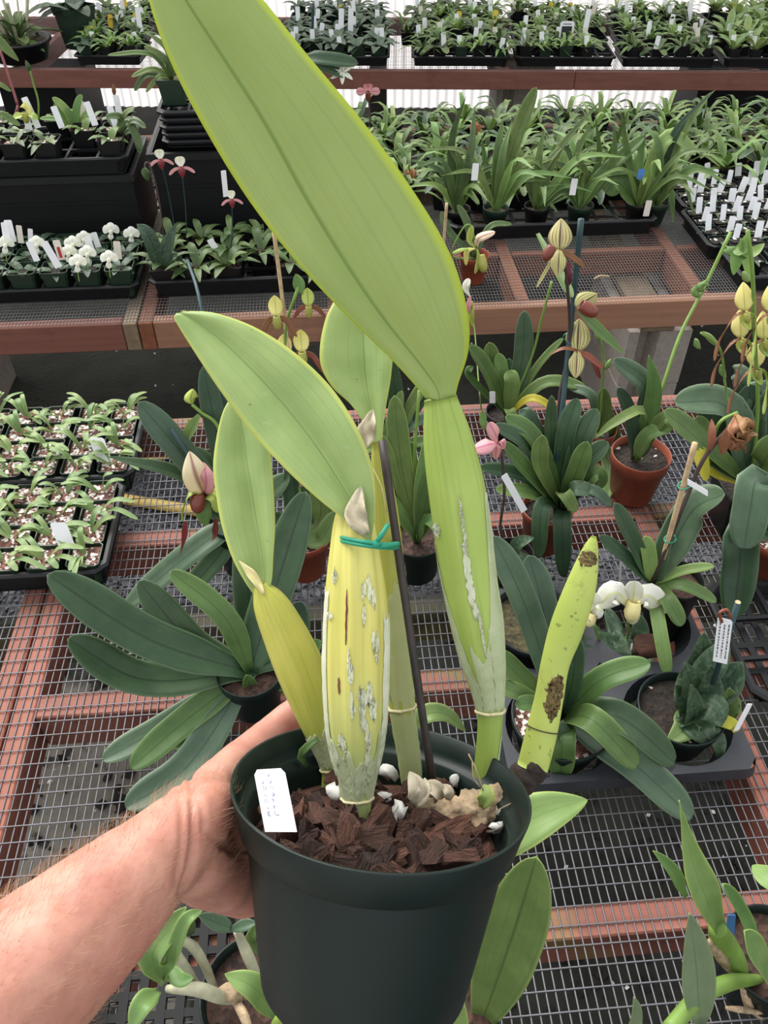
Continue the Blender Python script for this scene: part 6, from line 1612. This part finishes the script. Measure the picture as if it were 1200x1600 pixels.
for n_, (mt_, lv, b_) in enumerate(strap):
    Yb = 2.56; c = onY(b_[0], b_[1], Yb); c.z = MT + .062
    pl = thing('strap_leaf_orchid', 'tall strap-leaved plant in the thicket on the middle bench, %s from the left' % ORD[n_], 'orchid', (c.x, Yb, MT + .004), 'strap-leaved thicket')
    lathe_pot(pl, (c.x, Yb, MT + .004), .042, .072, 'pot_forest' if n_ % 2 else 'pot_black', 'soil_moss')
    for k in range(7):
        a = mr.uniform(0, 6.28); l = mr.uniform(.16, .32); d = Vector((math.cos(a), math.sin(a) * .7, 0)); up = mr.uniform(.55, 1.0)
        addblade('leaf', pl, [c, c + d * l * .35 + Vector((0, 0, l * .62 * up)), c + d * l * .85 + Vector((0, 0, l * (.95 * up - .25)))], mr.uniform(.009, .014), mr.choice(('leaf_shade', 'leaf_green', 'leaf_green', 'leaf_bright')), prof='grass', nl=12)
    for q in lv: pxleaf(pl, c, (q[0], q[1], mr.uniform(-.01, .05), mr.uniform(-.02, .1), q[2], mt_ if mr.random() < .7 else 'leaf_green', 'grass' if q[2] < 20 else 'strap', .35))
addblade('leaf', pl, [c, onY(1060, 225, 2.6), onY(1098, 160, 2.62), onY(1118, 140, 2.63)], .011, 'leaf_shade', prof='grass')
for (x, y, mt_, lab) in ((1009, 338, 'tag_cream', 'cream rounded tag at the right end of the solid black tray'), (894, 305, 'tag_white', 'white tag among the strap leaves above the solid black tray'), (1000, 280, 'tag_blue', 'blue tag in the thicket of strap leaves'), (741, 262 + 20, 'tag_white', 'white tag glimpsed between strap leaves near the big held leaf')):
    c0 = onY(x, y, 2.5); mtag(c0, lab, mt_, .02, .05 if mt_ != 'tag_blue' else .03, 0, -.1, .05)
for (x, y, lab) in ((742, 208, 'brown withered flower standing among the strap leaves'), (640, 280, 'brown withered flower at the edge of the big held leaf')):
    c = onY(x, y, 2.75); pl = thing('withered_flower', lab, 'flower', c)
    for k in range(4): addblade('withered_petal', pl, [c, c + Vector((mr.uniform(-.015, .015), -.01, .015)), c + Vector((mr.uniform(-.01, .01), 0, .035))], .009, 'petal_dried', prof='petal', fold=.6, nl=6, wave=.5)
    stem(pl, [c, c - Vector((0, 0, .1)), Vector((c.x, c.y, MT))], .002, 'stem_dark')
# pots behind, getting smaller towards the wall
PD = [pot_plant('thicket_orchid', 160 + s, .08, .07, 'pot_black', 'soil_bark', 12, .21, .026, None, 'potted orchids at the rear of the middle bench', lift=(.2, 1.1), droop=.4, prof='grass' if s % 2 else 'strap', mats=[('leaf_shade', 'leaf_green'), ('leaf_green', 'leaf_bright'), ('leaf_deep', 'leaf_green'), ('leaf_shade', 'leaf_bright')][s]) for s in range(4)]
k = 0
rows_ = [(2.72, 'first'), (2.86, 'second'), (3.0, 'third'), (3.14, 'fourth'), (3.28, 'fifth'), (3.42, 'rearmost')]
for ri, (Y, rn) in enumerate(rows_):
    x = .12 + .04 * (ri % 2); n_ = 0
    while x < 1.15 + (Y - 2.1) * .7:
        if Y < 2.86 and x > 1.14: break
        put(PD[k % 4], (x, Y + mr.uniform(-.02, .02), MT), mr.uniform(0, 6.28), 'leafy potted orchid at the rear of the middle bench, %s row, %s from left' % (rn, ORD[n_]), mr.uniform(.75, 1.0) * (1 if ri < 3 else .85)); k += 1
        x += .135 + mr.uniform(-.01, .02); n_ += 1
# tag-filled plug trays
for n_, (y0, dd, lab) in enumerate(((2.285, .275, 'front one'), (2.565, .275, 'rear one'))):
    tray('black tray crowded with white tags on the middle bench at right, %s' % lab, 1.165 + n_ * .02, y0, .545, dd, MT, 0, 0, h=.05)
tray('black tray at the right front corner of the middle bench, below the tag-filled trays', 1.19, 2.085, .545, .19, MT, 4, 2, h=.05)
PE = [pot_plant('plug_seedling', 180 + s, .055, .05, 'pot_black', 'soil_dark', 5, .05, .014, 'leaf_mottled', 'plug seedlings in the tag-filled trays', lift=(.0, .5), droop=.2, prof='ellip') for s in range(2)]
k = 0
for j in range(8):
    for i in range(9):
        x = 1.205 + i * .06 + (.02 if j > 3 else 0); y = 2.32 + j * .067 + (.008 if j > 3 else 0)
        if x > .62 + y * .46: continue
        wh = 'row %s from the front, %s from the left' % (ORD[j], ORD[i])
        wh = '%s row from the front, %s from the left' % (ORD[j], ORD[i])
        put(PE[k % 2], (x, y, MT + .004), mr.choice((0, PI / 2, PI)), 'plug seedling in the tag-filled trays, %s' % wh); k += 1
        if mr.random() < .92: mtag((x + mr.uniform(-.01, .01), y + mr.uniform(-.005, .012), MT + .047), 'white tag in the tag-filled trays, %s' % wh, 'tag_white', .022, mr.choice((.046, .052)), mr.uniform(-.3, .3), -.35, mr.uniform(-.1, .25), 'white tags crowding the trays at right')
for i in range(4):
    put(PE[i % 2], (1.25 + i * .12, 2.18, MT + .004), 0, 'dark pot in the right front corner tray, %s from the left' % ORD[i], 1.2, 'pots in the right front corner tray')

# stems and leaves at the left edge, a twig on the mesh
c = Vector((onY(58, 190, 2.72).x, 2.72, MT + .31)); pl = thing('budding_orchid', 'tall thin green bud stem rising from the crate-top tray at far left', 'flower', c)
stem(pl, [c, onY(60, 160, 2.72), onY(52, 130, 2.72), onY(47, 110, 2.72)], .0028)
addblade('bud', pl, [onY(47, 112, 2.72), onY(44, 104, 2.715), onY(40, 94, 2.72)], .007, 'leaf_shade', prof='lance', fold=.4, th=.001)
c = Vector((onY(190, 190, 2.74).x, 2.74, MT + .31)); pl = thing('budding_orchid', 'short bud stem at the right end of the crate-top tray', 'flower', c)
stem(pl, [c, onY(183, 165, 2.74), onY(178, 140, 2.74)], .0024); addblade('bud', pl, [onY(179, 150, 2.74), onY(178, 140, 2.735), onY(176, 131, 2.74)], .006, 'petal_brown', prof='lance', fold=.4, th=.001)
c = onY(-30, 210, 2.45); c.z = MT + .3; pl = thing('arching_leaf_orchid', 'arching green leaf entering from the left edge before the crate-top tray', 'orchid', c)
for q in (((-5, 182), (32, 196), 12), ((-10, 140), (18, 142), 8)): pxleaf(pl, c, (q[0], q[1], .02, .03, q[2], 'leaf_green'))
c = onY(-20, 40, 3.9); pl = thing('arching_leaf_orchid', 'long leaf and red stem crossing the back bench at the left edge', 'orchid', Vector((c.x, 3.9, 0)))
addblade('leaf', pl, [onY(-15, 50, 3.9), onY(5, 72, 3.9), onY(30, 96, 3.9)], .022, 'leaf_green', prof='lance', th=.001)
stem(pl, [onY(0, 78, 3.9), onY(14, 120, 3.8), onY(28, 165, 3.7)], .006, 'petal_maroon'); stem(pl, [onY(28, 165, 3.7), onY(20, 230, 3.6), Vector((onY(20, 230, 3.6).x, 3.6, 0))], .006, 'petal_maroon')
stick('twig', 'small dry twig lying on the middle bench mesh', 'twig', [on(928, 436, MT + .003), on(938, 431, MT + .006), on(952, 432, MT + .003)], .0022, 'stake_tan')

# ================================================================== back bench
def blx(px, z=.5): p = on(px, 100, z); return (p - B0).dot(BX)
br = random.Random(77)
G6 = 'small potted plants on the back bench'
PF = [pot_plant('bench_seedling', 200, .065, .082, 'pot_black', 'soil_bark', 15, .115, .019, 'leaf_bright', G6, lift=(.1, 1.2), droop=.3, prof='lance'),
      pot_plant('bench_seedling', 201, .065, .082, 'pot_forest', 'soil_bark', 14, .11, .018, None, G6, lift=(.1, 1.1), droop=.35, prof='lance', mats=['leaf_bright', 'leaf_green']),
      pot_plant('bench_seedling', 202, .065, .082, 'pot_black', 'soil_perlite', 9, .115, .036, 'leaf_shade', G6, lift=(.1, .8), droop=.25, prof='strap'),
      pot_plant('bench_seedling', 203, .065, .082, 'pot_black', 'soil_bark', 14, .125, .021, None, G6, lift=(.2, 1.2), droop=.3, prof='lance', mats=['leaf_shade', 'leaf_green'])]
PG = [pot_plant('dark_leaf_seedling', 210 + s, .075, .085, 'pot_forest', 'soil_bark', 8, .105, .045, 'leaf_mottled', 'dark broad-leaved pots on the back bench', lift=(.1, .6), droop=.25, prof='ellip') for s in range(2)]
PH = pot_plant('grassy_orchid', 220, .07, .06, 'pot_black', 'soil_bark', 15, .19, .016, 'leaf_green', 'grassy plants on the back bench', lift=(.6, 1.3), droop=.45, prof='grass')
PI_ = [pot_plant('pale_leaf_seedling', 230 + s, .07, .082, 'pot_black', 'soil_bark', 9, .13, .04, 'leaf_seedling', 'pale broad-leaved pots at the right of the back bench', lift=(.4, 1.1), droop=.15, prof='lance') for s in range(2)]
edges = [(118, 228, 'far-left'), (440, 612, 'centre-left'), (640, 797, 'centre'), (799, 960, 'centre-right'), (962, 1116, 'right'), (1118, 1290, 'right-edge')]
cnt = 0
for (p0, p1, nm) in edges:
    x0, x1 = blx(p0), blx(p1)
    for row in range(3):
        y0 = .045 + row * .30
        d = .275 if row < 2 else .26
        p = bk(x0 + .01 + row * .03 * (x0 - .4), y0, MT)
        tray('black carrier tray on the back bench, %s, %s row' % (nm, ('front', 'middle', 'rear')[row]), p.x, p.y, x1 - x0 - .02, d, MT, 6, 3, h=.045, latz=.03, rz=BA, group='carrier trays on the back bench')
        nx = max(3, int((x1 - x0) / .098))
        for j in range(3):
            for i in range(nx):
                if br.random() < (.26 if j else .2): continue
                lx = x0 + .01 + row * .03 * (x0 - .4) + (x1 - x0 - .02) * (i + .5) / nx + br.uniform(-.006, .006); ly = y0 + .048 + j * .088
                q = bk(lx, ly, MT + .004)
                pr = br.choice(PF)
                if nm == 'centre-left': pr = br.choice(PG)
                if nm == 'right-edge': pr = br.choice(PI_)
                if nm == 'far-left' and j == 0: pr = br.choice(PG + PF)
                rn = ORD[row * 3 + j]
                put(pr, q, br.uniform(-.3, .3) + br.choice((0, PI / 2, PI)), 'back bench plant, %s trays, %s row from front, %s from left' % (nm, rn, ORD[i]), br.uniform(.85, 1.05) * (1.0 if row else 1.0))
                if br.random() < .8 - .1 * row:
                    mtag(bk(lx + br.uniform(-.02, .02), ly + br.uniform(-.012, .02), MT + .072), 'back bench tag, %s trays, %s row from front, %s from left' % (nm, rn, ORD[i]), br.choice(('tag_white',) * 9 + ('tag_cream', 'tag_yellow')), .023, br.choice((.045, .055, .065)), BA + br.uniform(-.3, .3), -.1, br.uniform(-.15, .15), 'tags on the back bench')
# tall grassy plants
for n_, (px, row, sc) in enumerate(((636, .42, 1), (925, .5, 1.05), (700, .75, .9))):
    q = bk(blx(px) , row, MT + .004); put(PH, q, n_ * 1.3, 'tall grassy plant rising above the back bench, %s from the left' % ('first', 'third', 'second')[n_], sc)
# pan with a leafy orchid at the far left
q = bk(blx(28), .16, MT); pl = thing('leafy_pan_orchid', 'sprawling leafy orchid in a black pan at the left end of the back bench', 'orchid', q)
b = MB().lathe([(.001, 0), (.12, 0), (.15, .08), (.16, .08), (.16, .09), (.145, .09), (.115, .008), (.001, .008)], 32); b.build('pan', 'tray_black', pl, smooth=True, local=True)
b = MB().lathe([(.001, .07), (.14, .07)], 32); b.build('potting_mix', 'soil_moss', pl, local=True)
r2 = random.Random(9); rosette(pl, 16, .2, .05, .075, 'leaf_shade', r2, (.2, 1.2), .25, 'strap', 9, 4); rosette(pl, 5, .16, .05, .075, 'leaf_bright', r2, (.0, .3), .2, 'lance', 9, 4)
for k in range(14):
    a = r2.uniform(0, 6.28); MB().tube([Vector((math.cos(a) * .05, math.sin(a) * .05, .075)), Vector((math.cos(a) * .07, math.sin(a) * .07, .17)), Vector((math.cos(a) * .1, math.sin(a) * .1, .26))], .005, 6).build('old_cane', 'stem_grey', pl, smooth=True, local=True)
c = bk(blx(105), .35, MT + .004); put(PG[0], c, 1, 'large dark-leaved plant beside the pan at the left end of the back bench', 2.2)
# picture card and long tags
q = bk(blx(886) , .25, MT + .06); card = thing('picture_card', 'small white card with a grey picture, standing on the back bench', 'card', q, None, BA)
v, f = plate(Vector((-.035, 0, 0)), Vector((.035, 0, 0)), Vector((.035, 0, .09))); mobj('card', v, f, 'tag_white', card, smooth=False, local=True)
mobj('printed_picture', [(-.025, -.0005, .02), (.025, -.0005, .02), (.025, -.0005, .068), (-.025, -.0005, .068)], [(0, 1, 2, 3)], 'tray_grey', card, smooth=False, local=True)
mobj('printed_line', [(-.02, -.0005, .075), (.02, -.0005, .075), (.02, -.0005, .079), (-.02, -.0005, .079)], [(0, 1, 2, 3)], 'ink_dark', card, smooth=False, local=True)
for n_, px in enumerate((209, 530, 545, 918)):
    mtag(bk(blx(px), .3, MT + .06), 'long white tag standing tall on the back bench, %s from the left' % ORD[n_], 'tag_white', .026, .13, BA, -.05, .05)
# flowers in front of the back bench board
c = onY(535, 112, 3.6); pl = thing('white_star_flower', 'white star-shaped flower hanging beside the big held leaf, by the back bench board', 'flower', c)
for k, a in enumerate((80, 150, 215, 270, 320, 25)):
    d = RC @ Vector((math.cos(math.radians(a)), math.sin(math.radians(a)), .1)); addblade('petal', pl, [c, c + d * .025, c + d * .055], .010, 'petal_white', prof='lance', nl=8, th=.0006)
for q in (((505, 92), (560, 99), 20), ((515, 108), (548, 118), 16)):
    addblade('leaf', pl, [onY(475, 90, 3.62), onY(*q[0], 3.6), onY(*q[1], 3.6)], q[1][0] * 0 + .03 * q[2] / 20, 'leaf_deep', prof='strap', th=.001)
stem(pl, [c, onY(510, 130, 3.65), onY(500, 175, 3.5), Vector((onY(500, 175, 3.5).x, 3.48, MT))], .003)
c = onY(575, 143, 3.3); pl = thing('slipper_flower', 'dusty pink and brown slipper flower in front of the back bench board', 'flower', c)
slipper(pl, c, (CAM - c), .045, 'petal_pink', 'petal_pink', 'pouch_brown', droop=.0, lw=.3, dl=.55); stem(pl, [c - Vector((0, 0, .01)), onY(579, 190, 3.28), Vector((c.x + .01, 3.28, MT + .02))], .003, 'stem_dark')
stick('plant_stake', 'teal stake with a round yellow-green bud, at the top by the big leaf', 'stake', [onY(489, 5, 4.6), onY(488, 60, 4.6), onY(487, 82, 4.6)], .007, 'stake_teal')
